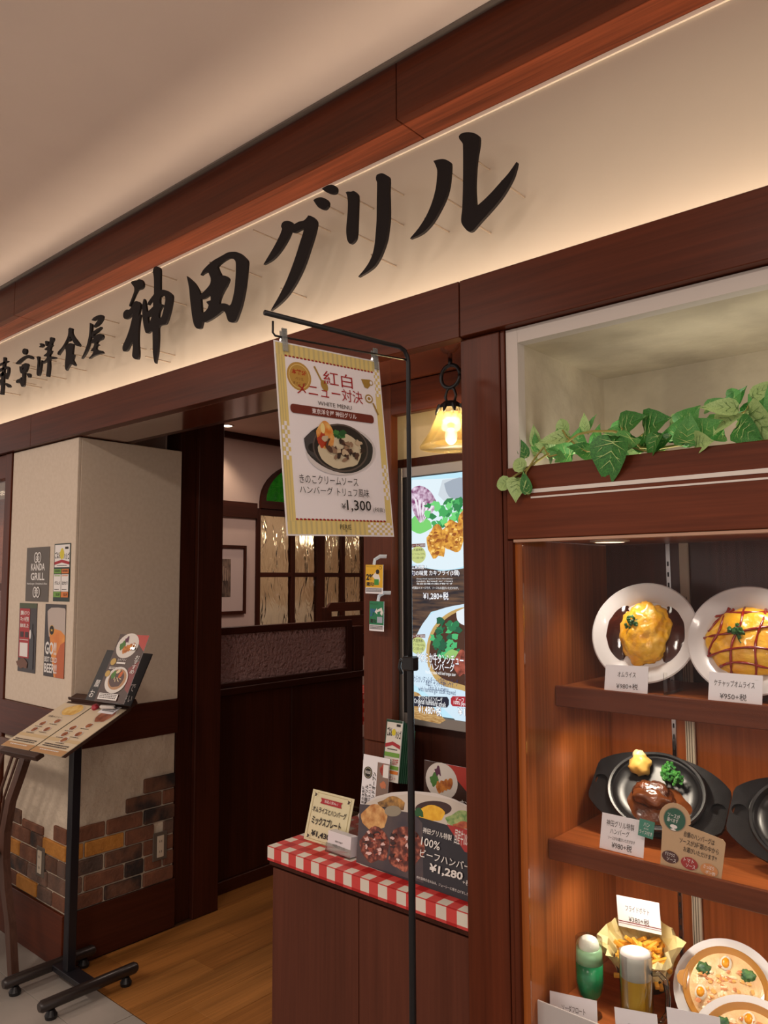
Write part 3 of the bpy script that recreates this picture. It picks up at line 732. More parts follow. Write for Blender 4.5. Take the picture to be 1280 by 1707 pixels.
# small white round hanger below the upper shelf
q = thing('white_ring_hook', 'white ring hook hanging from the underside of the upper shelf', 'hook', loc=(-.79, 1.96, 1.222))
MB().tube([(.034*math.cos(a), 0, .034*math.sin(a)+.02) for a in [PI+PI*k/12 for k in range(13)]], .0035, 8).build('ring', white, q, smooth=True, world=False)
for s in (-1, 1): MB().tube([(s*.034, 0, .02), (s*.034, 0, .046)], .0035, 8).build('ring_end', white, q, smooth=True, world=False)

# niche above
t = thing('planter_niche', 'white-framed plaster niche over a wooden board with two white stripes, above the display case', 'niche')
fb = MB().box(CX0, CX1, YP, 1.612, 1.642, 1.812, .002).build('face_board', wood('face_board_wood', S(104, 50, 28), 'x', rough=.4), t)
for z0, z1 in ((1.748, 1.757), (1.7355, 1.7395)):
    MB().box(-.917, CX1, YP-.002, YP-.0002, z0, z1).build('white_stripe', white, fb)
mot = mottled('niche_plaster', S(172, 160, 140), S(204, 192, 168), 5, .8, bump=.5, bscale=9, bdist=.02)
nx0, nz1 = -.951, 2.117
YN = 2.058
fr_m = plain('niche_frame_white', S(205, 196, 188), .6)
MB().box(CX0+.001, nx0, YP+.008, 1.62, 1.813, BB-.003).build('frame_stile', fr_m, t)
MB().box(nx0+.0005, CX1, YP+.008, 1.62, nz1, BB-.003).build('frame_rail', fr_m, t)
MB().box(nx0-.0005-.001, nx0, 1.62, YN, 1.813, nz1).build('side_panel', mot, t)
MB().box(nx0, CX1, 1.62, YN, nz1, nz1+.004).build('top_panel', mot, t)
MB().box(nx0, CX1, YN, YN+.01, 1.66, nz1).build('back_panel', mot, t)
MB().box(nx0, CX1, 1.70, YN, 1.662, 1.69).build('bottom_panel', mot, t)
area('planter_lamp', (-.2, 1.655, 1.735), 2.4, (1, .95, .80), 1.45, .05, aim=(0, .18, 1))
o = MB().box(-.945, .55, 1.63, 1.68, 1.70, 1.725, .003).build('strip_lamp_body', plain('lamp_body_white', S(230, 225, 210), .5))
tag(o, 'white strip lamp lying behind the face board under the ivy', 'lamp')

# ------------------------------------------------------------------ ivy
LV = [mottled('leaf_dark', S(36, 98, 38), S(66, 140, 56), 30, .42), mottled('leaf_mid', S(70, 140, 66), S(104, 170, 88), 30, .45),
      mottled('leaf_pale', S(150, 186, 112), S(180, 208, 138), 30, .5)]
for mt in LV:
    P = mt.node_tree.nodes['Principled BSDF']; P.inputs['Subsurface Weight'].default_value = .0
    P.inputs['Transmission Weight'].default_value = 0
VE = [plain('vein_dark', S(176, 206, 130), .6), plain('vein_mid', S(186, 214, 130), .6), plain('vein_pale', S(84, 120, 60), .6)]
def leaf_mesh(kind, shape):
    mb = MB(); mb.keep = 1
    # half outline: heart (0) or round (1) or narrow (2); stem at origin, tip at +y
    H = {0: [(0, .06), (.16, -.08), (.36, -.04), (.46, .14), (.42, .38), (.27, .66), (.1, .9), (0, 1.05)],
         1: [(0, .04), (.2, -.03), (.40, .10), (.50, .36), (.44, .64), (.26, .84), (.1, .93), (0, .96)],
         2: [(0, .03), (.10, 0), (.22, .12), (.27, .32), (.22, .58), (.12, .82), (.04, .97), (0, 1.08)]}[shape]
    n = len(H)
    for s in (-1, 1):
        vs = []
        for x, y in H: vs.append((s*x, y, .22*x-.25*(y-.4)**2+.03*math.sin(7*y)*(x > .2)))
        for x, y in H: vs.append((s*x*.5, y*.96+.02, .16*x*.5-.25*(y-.4)**2))
        for x, y in H: vs.append((0, y, -.25*(y-.4)**2-.02))
        fs = []
        for i in range(n-1):
            fs += [(i, i+1, n+i+1, n+i), (n+i, n+i+1, 2*n+i+1, 2*n+i)]
        if s < 0: fs = [f[::-1] for f in fs]
        mb.cur = 0; mb.add(vs, fs)
        mb.cur = 1
        for a, b in (((0, .06), (.30, .02)), ((0, .08), (.40, .22)), ((0, .25), (.34, .5)), ((0, .45), (.22, .68)), ((.2, .19), (.3, .33)), ((.17, .37), (.3, .4)), ((.12, .57), (.16, .72))):
            if shape == 2: a, b = (a[0]*.55, a[1]), (b[0]*.55, b[1])
            zf = lambda p: .16*p[0]-.25*(p[1]-.4)**2+.012-.02*(p[0] < .05)+.012
            w_ = .013
            A, B = (s*a[0], a[1]+w_, zf(a)), (s*a[0], a[1]-w_, zf(a)); E_ = (s*b[0], b[1], zf(b)+.01)
            mb.add([A, B, E_], [(0, 1, 2) if s > 0 else (2, 1, 0)])
    mb.cur = 1
    mb.add([(-.012, 0, .0-.05), (.012, 0, -.05), (.006, 1, -.085), (-.006, 1, -.085)], [(0, 1, 2, 3)])
    return mb
ivy = thing('ivy_garland', 'artificial ivy garland with veined leaves trailing along the niche sill', 'plant')
protos = {}
def leaf(px, py, size, ang, kind, shape, Y, tip=0, roll=0):
    """px,py: where the stem meets the leaf (seen), size in px, ang: tip direction in the picture, degrees (0=right, 90=up)"""
    key = (kind, shape)
    base = Q(px, py, Y=Y); k = size/1286.2*(base-EYE).dot(_f)
    if key not in protos:
        o = leaf_mesh(kind, shape).build('leaf', [LV[kind], VE[kind]], None, smooth=True); protos[key] = o
    else:
        o = protos[key].copy(); COL.objects.link(o)
    o.parent = ivy
    # leaf plane faces the room (-Y), tipped and rolled
    a = math.radians(ang)
    M = Matrix.Translation(base) @ Matrix.Rotation(PI/2, 4, 'X') @ Matrix.Rotation(a-PI/2, 4, 'Z') @ Matrix.Rotation(math.radians(tip), 4, 'X') @ Matrix.Rotation(math.radians(roll), 4, 'Y') @ Matrix.Scale(k, 4)
    o.matrix_world = M
Z5 = lambda x, y: (820+x/2.783, 440+y/2.783)
stems = [[(60, 1015), (120, 975), (165, 950), (210, 915), (270, 875), (330, 840), (400, 790), (470, 776), (560, 776), (640, 800), (690, 852), (780, 855), (880, 838), (960, 815), (1030, 772), (1100, 720), (1170, 688), (1240, 660), (1300, 628)],
         [(170, 1072), (155, 1020), (158, 965), (200, 900), (240, 850), (265, 895), (300, 885)],
         [(327, 770), (345, 800), (400, 850), (440, 870), (500, 860)], [(600, 760), (650, 830), (700, 790), (800, 800), (880, 815)],
         [(1180, 680), (1200, 640), (1225, 600)], [(640, 850), (720, 870), (830, 870)]]
for i, s_ in enumerate(stems):
    YY = [1.625, 1.572, 1.63, 1.64, 1.62, 1.60][i]
    pts = [Q(*Z5(x, y), Y=(1.574 if x < 200 else YY)) for x, y in s_]
    MB().tube(pts, .0022 if i else .003, 6).build('stem', plain('ivy_stem', S(150, 140, 70), .6), ivy, smooth=True)
rnd = random.Random(3)
# (x,y in the crop, size, ang, kind, shape, Y, tip, roll)
for L in [(84, 1012, 62, 190, 2, 1, 1.568, 10, 5), (150, 950, 62, 140, 2, 1, 1.568, 0, 10), (340, 782, 60, 105, 2, 1, 1.66, 15, 0),
          (118, 995, 92, 268, 2, 0, 1.566, 10, -10), (160, 900, 90, 110, 0, 2, 1.60, 10, 25), (165, 1070, 90, 95, 0, 2, 1.568, 10, 30), (205, 850, 85, 92, 2, 2, 1.63, 10, 20),
          (190, 905, 70, 60, 2, 0, 1.66, 40, 0), (365, 800, 120, 187, 2, 2, 1.64, 30, 15), (370, 885, 100, 165, 1, 0, 1.64, 45, 0), (260, 905, 80, 15, 0, 0, 1.66, 50, 10),
          (400, 850, 90, 60, 1, 0, 1.66, 40, 20), (430, 790, 80, 85, 2, 2, 1.66, 10, 30), (440, 790, 80, 60, 1, 2, 1.67, 10, -30), (330, 850, 70, 30, 2, 2, 1.66, 40, 10),
          (560, 812, 190, 258, 0, 0, 1.568, -5, 8), (590, 770, 140, 15, 0, 0, 1.64, 25, -25), (560, 790, 110, 30, 1, 2, 1.68, 20, 10), (640, 770, 100, 180, 1, 2, 1.66, 15, 0),
          (700, 770, 160, 8, 0, 0, 1.63, 35, -15), (650, 800, 120, 230, 1, 0, 1.60, 30, 10), (770, 790, 110, 245, 0, 0, 1.585, 0, 35), (830, 790, 90, 225, 0, 2, 1.60, 10, 20),
          (520, 850, 80, 185, 1, 2, 1.62, 40, 0), (460, 860, 90, 170, 0, 2, 1.64, 35, 10), (820, 745, 110, 10, 2, 2, 1.66, 40, -20), (900, 835, 120, 75, 1, 0, 1.60, 15, 30),
          (850, 830, 120, 55, 1, 0, 1.62, 30, 20), (880, 760, 120, 35, 1, 0, 1.63, 30, 10), (950, 800, 130, 20, 1, 0, 1.62, 30, -10), (940, 835, 110, -5, 2, 0, 1.60, 40, 0),
          (980, 680, 110, 15, 1, 2, 1.64, 30, -20), (1150, 668, 140, 175, 2, 2, 1.60, 35, 10), (1070, 680, 120, 35, 0, 2, 1.66, 15, 30), (1120, 690, 120, 235, 2, 0, 1.62, 35, 20),
          (1060, 720, 90, 230, 1, 0, 1.63, 30, 0), (1200, 625, 120, 25, 2, 2, 1.60, 20, 0), (1180, 690, 190, -50, 2, 0, 1.595, 5, 30), (1240, 690, 170, 35, 1, 0, 1.62, 20, 0),
          (1140, 750, 130, -40, 0, 0, 1.60, 20, 10), (1290, 700, 180, -100, 2, 0, 1.60, 0, 10), (1100, 640, 80, 20, 1, 1, 1.66, 40, 0), (740, 850, 90, -10, 1, 2, 1.63, 50, 0), (300, 890, 100, -20, 1, 2, 1.62, 45, 0)]:
    x, y = Z5(L[0], L[1]); leaf(x, y, L[2]/2.783*1.18, *L[3:])
# garland going on to the right, outside the frame's edge
for i in range(34):
    x = rnd.uniform(180, 1200); yy = 880-max(0, x-900)*.55+rnd.uniform(-40, 10)
    x_, y_ = Z5(x, yy); leaf(x_, y_, rnd.uniform(26, 40), rnd.uniform(-20, 200), rnd.choice((0, 1, 1, 2)), rnd.choice((0, 2)), rnd.uniform(1.63, 1.70), rnd.uniform(10, 50), rnd.uniform(-30, 30))
for i in range(16):
    leaf(1285+i*9, 690-i*3+rnd.uniform(-20, 20), rnd.uniform(38, 60), rnd.uniform(0, 360), rnd.choice((0, 1, 2)), rnd.choice((0, 2)), rnd.uniform(1.60, 1.66), 20, rnd.uniform(-20, 20))

# ------------------------------------------------------------------ plates, food
porc = plain('porcelain', S(226, 222, 220), .18, coat=.4)
egg = mottled('omelette_yellow', S(232, 158, 22), S(244, 190, 50), 26, .35, bump=.9, bscale=40, bdist=.006, coat=.3)
sauce = mottled('demi_glace', S(46, 18, 10), S(70, 28, 16), 20, .12, bump=.25, bscale=60, bdist=.003, coat=.6)
gravy = mottled('gravy_brown', S(96, 50, 24), S(124, 68, 34), 30, .15, bump=.5, bscale=160, bdist=.002, coat=.6)
ketch = mottled('ketchup', S(128, 24, 12), S(156, 36, 18), 30, .18, coat=.5)
herb = mottled('parsley', S(20, 66, 24), S(52, 112, 40), 60, .5)
brocc = mottled('broccoli_green', S(30, 100, 40), S(74, 150, 60), 90, .4, bump=1, bscale=150, bdist=.004)
meat = mottled('patty_brown', S(70, 32, 14), S(120, 62, 30), 40, .25, bump=1, bscale=110, bdist=.004, coat=.5)
pot = mottled('potato', S(214, 160, 70), S(238, 200, 110), 20, .4, coat=.2)
butter = plain('butter', S(246, 230, 170), .35)
def tilted(cx, cy, cz, tilt, yaw=0, spin=0):
    """frame whose z is the plate's normal, leaning back from -Y by tilt degrees from lying flat"""
    return Matrix.Translation((cx, cy, cz)) @ Matrix.Rotation(math.radians(yaw), 4, 'Z') @ Matrix.Rotation(math.radians(tilt), 4, 'X') @ Matrix.Rotation(math.radians(spin), 4, 'Z')
def plate(root, R, mt=porc):
    MB().lathe([(0, -.004), (R*.5, -.004), (R*.55, -.008), (R*.62, -.006), (R*.72, .004), (R, .016), (R+.001, .018), (R-.002, .020), (R*.9, .016), (R*.74, .008), (R*.66, -.001), (0, -.001)], 64).build('plate_dish', mt, root, smooth='auto', world=False)
def worm(mb, pts, ws, hs, z0=0):
    """flattened streak of sauce lying on the plate"""
    pts = [Vector((p[0], p[1], 0)) for p in pts]; n = len(pts); vs = []; fs = []; K = 8
    for i, p in enumerate(pts):
        t = (pts[min(i+1, n-1)]-pts[max(i-1, 0)]).normalized(); a = Vector((t.y, -t.x, 0))
        for k in range(K+1):
            u = math.cos(PI*k/K); vs.append(p+a*ws[i]*u+Vector((0, 0, z0+hs[i]*math.sin(PI*k/K))))
    for i in range(n-1):
        for k in range(K): fs.append((i*(K+1)+k, i*(K+1)+k+1, (i+1)*(K+1)+k+1, (i+1)*(K+1)+k))
    mb.add(vs, fs)
def parsley(root, x, y, z, s=1, n=26, seed=1, name='parsley_sprig'):
    rd = random.Random(seed); mb = MB()
    for i in range(n):
        a = rd.uniform(0, 2*PI); r = rd.uniform(0, .016)*s
        mb.blob((x+r*math.cos(a), y+r*math.sin(a)*.9, z+rd.uniform(0, .008)*s), (.0042*s, .0042*s, .003*s), .7, 3, i, 1)
    mb.tube([(x, y, z), (x+.006*s, y-.016*s, z), (x+.010*s, y-.022*s, z)], .0012*s, 5)
    mb.build(name, herb, root, world=False)
def dome(mb, rx, ry, h, amp, seed, z0=0, n=28, m=9, fr=5, cx=0, cy=0, lump=.10):
    vs = [(cx, cy, z0+h)]; fs = []
    for i in range(1, m+1):
        q = i/m
        for k in range(n):
            a = 2*PI*k/n; e = 1+amp*q**2*noise.noise(Vector((math.cos(a)*fr*.3+seed, math.sin(a)*fr*.3, q)))
            x, y = rx*q*e*math.cos(a), ry*q*e*math.sin(a)
            zz = h*(1-q**2.6)**.75 if q < 1 else 0
            zz += h*lump*(noise.noise(Vector((x*70+seed, y*70, 1)))+.5*noise.noise(Vector((x*170+seed, y*170, 4))))*(1-q*q)
            vs.append((cx+x, cy+y, z0+zz))
    for k in range(n): fs.append((0, 1+k, 1+(k+1) % n))
    for i in range(m-1):
        for k in range(n): fs.append((1+i*n+k, 1+(i+1)*n+k, 1+(i+1)*n+(k+1) % n, 1+i*n+(k+1) % n))
    mb.add(vs, fs); return mb
def domez(x, y, rx, ry, h):
    q = min(1, math.hypot(x/rx, y/ry)); return h*(1-q**2.6)**.75
# omelette with brown sauce
PL = tilted(-.765, 1.850, 1.412, 68, yaw=6)
t = thing('omelette_plate', 'white round plate of yellow omelette between two arcs of dark brown sauce', 'plate of food', mat=PL, group='omelette plates')
plate(t, .126)
mb = MB()
for s in (-1, 1):
    pts = [(s*(.050+.020*math.cos((k-7)/7*1.25)), .003+.080*math.sin((k-7)/7*1.15)) for k in range(15)]
    worm(mb, pts, [.007+.026*math.sin(PI*(k+.6)/15.2)+.003*math.sin(k*2.3) for k in range(15)], [.003+.009*math.sin(PI*(k+.5)/15) for k in range(15)], .0)
mb.build('sauce', sauce, t, smooth=True, world=False)
MB().blob((0, .002, .002), (.063, .077, .036), .14, 2.8, 4, 5, flatz=-.002).build('omelette', egg, t, smooth=True, world=False)
parsley(t, -.028, .018, .033, 1.05, seed=5)
# omelette with ketchup net
PL = tilted(-.528, 1.845, 1.405, 68, yaw=6)
t = thing('omelette_plate', 'white round plate of omelette netted with red ketchup lines, at the right photo edge', 'plate of food', mat=PL, group='omelette plates')
plate(t, .126)
MB().blob((0, 0, 0), (.086, .080, .036), .10, 2.4, 9, 5, flatz=-.002).build('omelette', egg, t, smooth=True, world=False)
for i, (a, b) in enumerate([((-.094, .052), (.07, .075)), ((-.098, .0), (.095, .035)), ((-.100, -.035), (.09, -.02)), ((-.055, -.06), (.085, -.055)), ((-.040, .075), (-.085, -.055)), ((-.005, .080), (-.035, -.075)), ((.035, .078), (.015, -.082)), ((.07, .06), (.055, -.07)), ((-.085, .02), (-.03, .078))]):
    pts = []
    for k in range(17):
        u = k/16; x = a[0]+(b[0]-a[0])*u+.003*math.sin(u*9+i); y = a[1]+(b[1]-a[1])*u+.004*math.sin(u*7+i*2)
        pts.append((x, y, domez(x, y, .088, .080, .034)+.004))
    MB().tube(pts, [.0042]+[.0028+.0006*math.sin(k*1.7) for k in range(15)]+[.0045], 6).build('ketchup_line', ketch, t, smooth=True, world=False)
parsley(t, -.020, .012, .036, 1.15, seed=8)

def sizzle(label, cx, cy, cz, tilt, yaw, spin, second=False):
    M = tilted(cx, cy, cz, tilt, yaw, spin)
    t = thing('sizzling_plate', label, 'plate of food', mat=M, group='sizzling plates')
    # oval underplate with cut ends and finger hollows
    out = []
    for k in range(48):
        a = 2*PI*k/48; x, y = .170*math.cos(a), .104*math.sin(a)
        out.append((x, y))
    out = [(max(-.160, min(.160, x*1.06)), y) for x, y in out]
    hole = [[(s*.140+.0165*math.cos(a), .014*math.sin(a)) for a in [2*PI*k/20 for k in range(20)]] for s in (-1, 1)]
    MB().prism([out]+hole, (0, 0, 0), (1, 0, 0), (0, 1, 0), (0, 0, 1), -.016, -.006).build('underplate', iron, t, world=False)
    MB().prism([[(p[0]*.96, p[1]*.96) for p in out]], (0, 0, 0), (1, 0, 0), (0, 1, 0), (0, 0, 1), -.022, -.0165).build('underplate_foot', iron, t, world=False)
    MB().lathe([(0, -.008), (.092, -.008), (.108, -.004), (.111, .010), (.108, .014), (.103, .012), (.100, .005), (.094, .006), (.088, .0), (.07, -.003), (0, -.003)], 64, sx=1.05, sy=.90).build('iron_pan', iron, t, smooth='auto', world=False)
    mb = MB(); dome(mb, .080, .048, .012, .30, 3, -.002, n=40, cy=-.034, cx=.012); mb.build('gravy', gravy if second else gravy, t, smooth=True, world=False)
    mb = MB(); mb.blob((-.002, -.014, .014), (.048, .034, .026), .16, 2.5, 3, 4); mb.build('hamburger_patty', meat, t, smooth=True, world=False)
    mb = MB(); dome(mb, .040, .020, .010, .35, 6, .031, n=36, cx=-.002, cy=-.024); mb.build('patty_sauce', gravy, t, smooth=True, world=False)
    p = MB().blob((-.050, .052, .014), (.026, .028, .026), .3, 1.6, 7, 3).build('baked_potato', pot, t, smooth=True, world=False)
    MB().blob((-.056, .070, .026), (.014, .015, .013), .3, 1.6, 2, 3).build('butter_pat', butter, t, smooth=True, world=False)
    rd = random.Random(4); mb = MB()
    for (bx, by, br) in ((.018, .058, .017), (.040, .040, .018), (.012, .040, .015)):
        for i in range(26):
            a = rd.uniform(0, 2*PI); e = rd.uniform(0, 1)**.5*br
            mb.blob((bx+e*math.cos(a), by+e*math.sin(a), .014+math.sqrt(max(0, br*br-e*e))*.8), (.0045, .0045, .004), .4, 3, i, 1)
        mb.tube([(bx, by, 0), (bx, by, .014)], .006, 7)
    mb.build('broccoli', brocc, t, world=False)
sizzle('black cast-iron sizzling plate with hamburger, potato and broccoli on the middle shelf', -.757, 1.865, 1.036, 50, 8, -7)
sizzle('second black sizzling plate on the middle shelf, cut by the right photo edge', -.424, 1.84, 1.035, 52, 0, -2, True)
# clear acrylic plate stands
def stand(x, y, z, label):
    t = thing('plate_stand', label, 'plate stand', loc=(x, y, z), group='clear plate brackets')
    ac = clear('acrylic', (.95, .95, .93, 1), .16)
    mb = MB()
    mb.box(-.004, .004, -.03, -.026, 0, .05); mb.box(-.004, .004, -.03, .07, 0, .004); mb.box(-.004, .004, .066, .07, .004, .09)
    mb.build('acrylic_bracket', ac, t, world=False)
stand(-.690, 1.80, 1.283, 'clear acrylic bracket holding the dark-sauced omelette plate')
stand(-.494, 1.80, 1.283, 'clear acrylic bracket holding the ketchup omelette plate')
stand(-.450, 1.745, .928, 'clear acrylic bracket in front of the second sizzling plate')

# ------------------------------------------------------------------ bottom shelf: drinks, fries, gratins
ZB = .550
gl = clear('drink_glass', (.96, .98, .97, 1), .14)
t = thing('melon_soda_float', 'footed glass of green melon soda topped with a white ice cream ball', 'drink', loc=(-.868, 1.715, ZB))
MB().lathe([(.026, 0), (.026, .003), (.005, .006), (.004, .022), (.014, .030), (.027, .048), (.032, .075), (.032, .12), (.0305, .150), (.0305, .170)], 32).build('goblet', gl, t, smooth=True, world=False)
MB().lathe([(0, .026), (.012, .032), (.0255, .050), (.030, .075), (.0302, .117)], 32).build('green_soda', mottled('melon_soda', S(14, 120, 74), S(60, 190, 120), 22, .1, coat=.5, stretch=(1, 1, .5)), t, smooth=True, world=False)
MB().lathe([(.0301, .1175), (.0288, .147), (0, .150)], 32).build('creamy_foam', plain('soda_foam', S(168, 214, 168), .3), t, smooth=True, world=False)
MB().blob((0, 0, .154), (.0235, .0235, .022), .04, 1.5, 1, 3).build('ice_cream_ball', plain('ice_cream', S(240, 238, 224), .4), t, smooth=True, world=False)
t = thing('beer_mug', 'tall glass mug of golden beer with a thick white head', 'drink', loc=(-.750, 1.70, ZB))
MB().lathe([(.034, 0), (.0355, .01), (.0355, .175), (.0365, .178), (.0345, .178), (.0335, .012), (0, .010)], 36).build('mug_glass', gl, t, smooth='auto', world=False)
MB().lathe([(0, .012), (.032, .013), (.0328, .128), (0, .128)], 36).build('golden_beer', mottled('beer', S(214, 150, 20), S(236, 184, 50), 8, .1, stretch=(3, 3, .6), coat=.4), t, smooth='auto', world=False)
MB().lathe([(.0329, .1285), (.0329, .170), (.031, .180), (.022, .184), (0, .185)], 36).build('beer_foam', plain('beer_foam', S(244, 240, 232), .5), t, smooth=True, world=False)
MB().tube([(.036, 0, .145), (.052, 0, .150), (.066, 0, .140), (.070, 0, .11), (.068, 0, .075), (.056, 0, .055), (.036, 0, .050)], .0055, 10).build('handle', clear('handle_glass', (.86, .88, .86, 1), .3), t, smooth=True, world=False)
# fries
t = thing('fries_basket', 'basket of golden french fries lined with crumpled pale paper', 'food', loc=(-.792, 1.835, .60))
MB().lathe([(.052, 0), (.064, .05), (.066, .05), (.054, 0)], 32).build('basket', plain('basket_black', S(34, 30, 28), .5), t, world=False)
vs = []; fs = []; n = 44
for i in range(6):
    for k in range(n):
        a = 2*PI*k/n; r = .050+.0085*i+.006*noise.noise(Vector((math.cos(a)*4, math.sin(a)*4, i*.9)))*i
        r *= 1+.08*math.sin(4*a)*(i/5)
        vs.append((r*math.cos(a), r*math.sin(a)*.8-(.02*i/5), .006+i*.020+.014*noise.noise(Vector((math.cos(a)*5, math.sin(a)*5, i*1.7)))+(.030*math.sin(a)*i/5)))
for i in range(5):
    for k in range(n): fs.append((i*n+k, i*n+(k+1) % n, (i+1)*n+(k+1) % n, (i+1)*n+k))
fs.append(tuple(range(n))[::-1])
MB().add(vs, fs).build('paper_liner', mottled('waxed_paper', S(228, 212, 150), S(236, 224, 170), 12, .55), t, world=False)
fry = MB().box(-.0045, .0045, -.034, .034, -.0045, .0045, .0012).build('french_fry', mottled('fried_potato', S(216, 148, 36), S(240, 184, 70), 40, .5), t, world=False)
rd = random.Random(11)
for i in range(80):
    o = fry if i == 0 else fry.copy()
    if i: COL.objects.link(o); o.parent = t
    a = rd.uniform(0, 2*PI); r = rd.uniform(0, .052)
    o.matrix_local = Matrix.Translation((r*math.cos(a), r*math.sin(a)*.75-.006, .035+.040*rd.random()+.012*math.sin(a))) @ Matrix.Rotation(rd.uniform(0, PI), 4, 'Z') @ Matrix.Rotation(rd.uniform(-.7, .7), 4, 'X') @ Matrix.Diagonal((1, rd.uniform(.7, 1.15), 1, 1))
# gratins
crust = mottled('gratin_crust', S(236, 190, 140), S(246, 216, 160), 30, .25, bump=.8, bscale=90, bdist=.004, coat=.5, third=S(240, 200, 146))
def gratin(label, cx, cy, cz, tilt, seed):
    t = thing('gratin_plate', label, 'plate of food', mat=tilted(cx, cy, cz, tilt, 6), group='gratin plates')
    MB().lathe([(0, -.014), (.06, -.014), (.11, -.002), (.111, .0), (.09, -.004), (.06, -.010), (0, -.010)], 56).build('plate_dish', porc, t, smooth='auto', world=False)
    dish = plain('gratin_dish_amber', S(188, 132, 62), .2, coat=.5)
    MB().lathe([(0, -.009), (.065, -.009), (.086, .012), (.089, .012), (.087, .014), (.082, .010), (.06, -.004), (0, -.004)], 56).build('gratin_dish', dish, t, smooth='auto', world=False)
    for s in (-1, 1): MB().prism([[(s*.080, -.022), (s*.098, -.012), (s*.102, 0), (s*.098, .012), (s*.080, .022)]], (0, 0, 0), (1, 0, 0), (0, 1, 0), (0, 0, 1), .008, .013).build('dish_ear', dish, t, world=False)
    dome(MB(), .080, .080, .012, .03, seed, .004, n=40).build('creamy_topping', crust, t, smooth=True, world=False)
    rd = random.Random(seed)
    for k in range(70):
        a = rd.uniform(0, 2*PI); r = .062*rd.uniform(0, 1)**.6
        MB().blob((r*math.cos(a), r*math.sin(a)-.008, .0165), (rd.uniform(.003, .008), rd.uniform(.003, .006), .0016), .6, 3, k, 1).build('browned_fleck', (plain('browned', S(214, 138, 86), .3), plain('cheese_pale', S(250, 226, 180), .3), plain('cheese_gold', S(238, 180, 100), .3))[k % 3], t, world=False)
    for k, a in enumerate((1.65, 3.55, 5.75)):
        c = (.052*math.cos(a), .052*math.sin(a))
        e = MB().blob((c[0], c[1], .014), (.013, .017, .006), .1, 1.5, k, 2).build('egg_slice', plain('egg_white', S(242, 232, 210), .3), t, smooth=True, world=False)
        MB().blob((c[0], c[1], .0185), (.0085, .011, .0045), .1, 1.5, k, 2).build('yolk', plain('egg_yolk', S(240, 160, 24), .3), t, smooth=True, world=False)
    for k, a in enumerate((.75, 2.6, 4.6)):
        c = (.056*math.cos(a), .056*math.sin(a))
        MB().blob((c[0], c[1], .013), (.015, .013, .008), .5, 3, k+9, 3).build('green_vegetable', mottled('spinach', S(36, 84, 50), S(96, 140, 80), 80, .5), t, smooth=True, world=False)
gratin('creamy gratin with egg slices in an amber dish on a white plate', -.598, 1.82, .650, 46, 3)
gratin('second gratin, lower and nearer, cut by the bottom right photo corner', -.520, 1.70, .610, 35, 5)
# white riser
t = thing('white_riser', 'low white riser panel along the front of the bottom shelf', 'riser')
a_ = Q(884, 1684, Y=1.622); b_ = Q(940, 1716, Y=1.622)
MB().box(-.949, -.55, 1.617, 1.621, .50, .594).build('panel', plain('riser_white', S(206, 200, 198), .35), t)

# ------------------------------------------------------------------ name cards in the case
ink = plain('ink', S(34, 28, 26), .6); pink = plain('ink_wine', S(130, 50, 60), .6)
hand = plain('ink_soft', S(74, 66, 64), .6)
def name_card(label, x0, y0, x1, y1, Y, hpx, lines_, lean=.25, group=None, band=None, cat='card', mat=None):
    a = Q(x0, y0, Y=Y); b = Q(x1, y1, Y=Y); u = Vector((b.x-a.x, 0, 0)); wd = abs(u.x)
    hh = hpx/1286.2*(a-EYE).dot(_f)
    root, P = card('price_card', label, cat, (a.x, Y, a.z), (1, 0, (b.z-a.z)/max(wd, .01)), (0, math.sin(lean), math.cos(lean)), wd, hh, mat=mat, group='cards in the display case')
    if band: P.rect(0, .80, 1, .83, band); P.rect(0, .87, 1, .885, band)
    for s, x0, y0, x1, y1, mt in lines_: P.text(s, x0, y0, x1, y1, mt)
    P.build('lettering'); return root
name_card('white price card reading オムライス ¥980 under the dark-sauced omelette', 1007, 1152, 1079, 1157, 1.757, 44, [('オムライス', .30, .24, .72, .44, hand), ('¥980+税', .28, .66, .78, .88, hand)])
name_card('white price card reading ケチャップオムライス ¥950 under the ketchup omelette', 1180, 1169, 1270, 1178, 1.757, 49, [('ケチャップオムライス', .10, .24, .86, .46, hand), ('¥950+税', .22, .66, .72, .88, hand)])
name_card('white price card for the hamburger at ¥980 leaning on the middle shelf', 999, 1413, 1072, 1431, 1.715, 56, [('神田グリル特製', .12, .16, .76, .34, hand), ('ハンバーグ', .22, .38, .66, .54, hand), ('ソースがお選びいただけます', .18, .60, .80, .70, hand), ('¥980+税', .28, .74, .74, .93, hand)])
name_card('white price card reading フライドポテト ¥380 standing above the fries', 1031, 1543, 1103, 1559, 1.84, 48, [('フライドポテト', .20, .26, .76, .46, hand), ('¥380+税', .26, .60, .74, .80, hand)], lean=.05, band=pink)
name_card('white card reading ソーダフロート at the bottom in front of the green soda', 917, 1702, 997, 1722, 1.65, 44, [('ソーダフロート', .26, .34, .76, .56, hand), ('¥450+税', .28, .7, .74, .9, hand)])
name_card('plain white card standing in front of the beer mug', 1027, 1725, 1100, 1740, 1.65, 40, [('生ビール', .3, .5, .7, .7, hand)])
name_card('plain white card standing in front of the first gratin', 1114, 1725, 1205, 1745, 1.65, 40, [('グラタン', .3, .5, .7, .7, hand)])
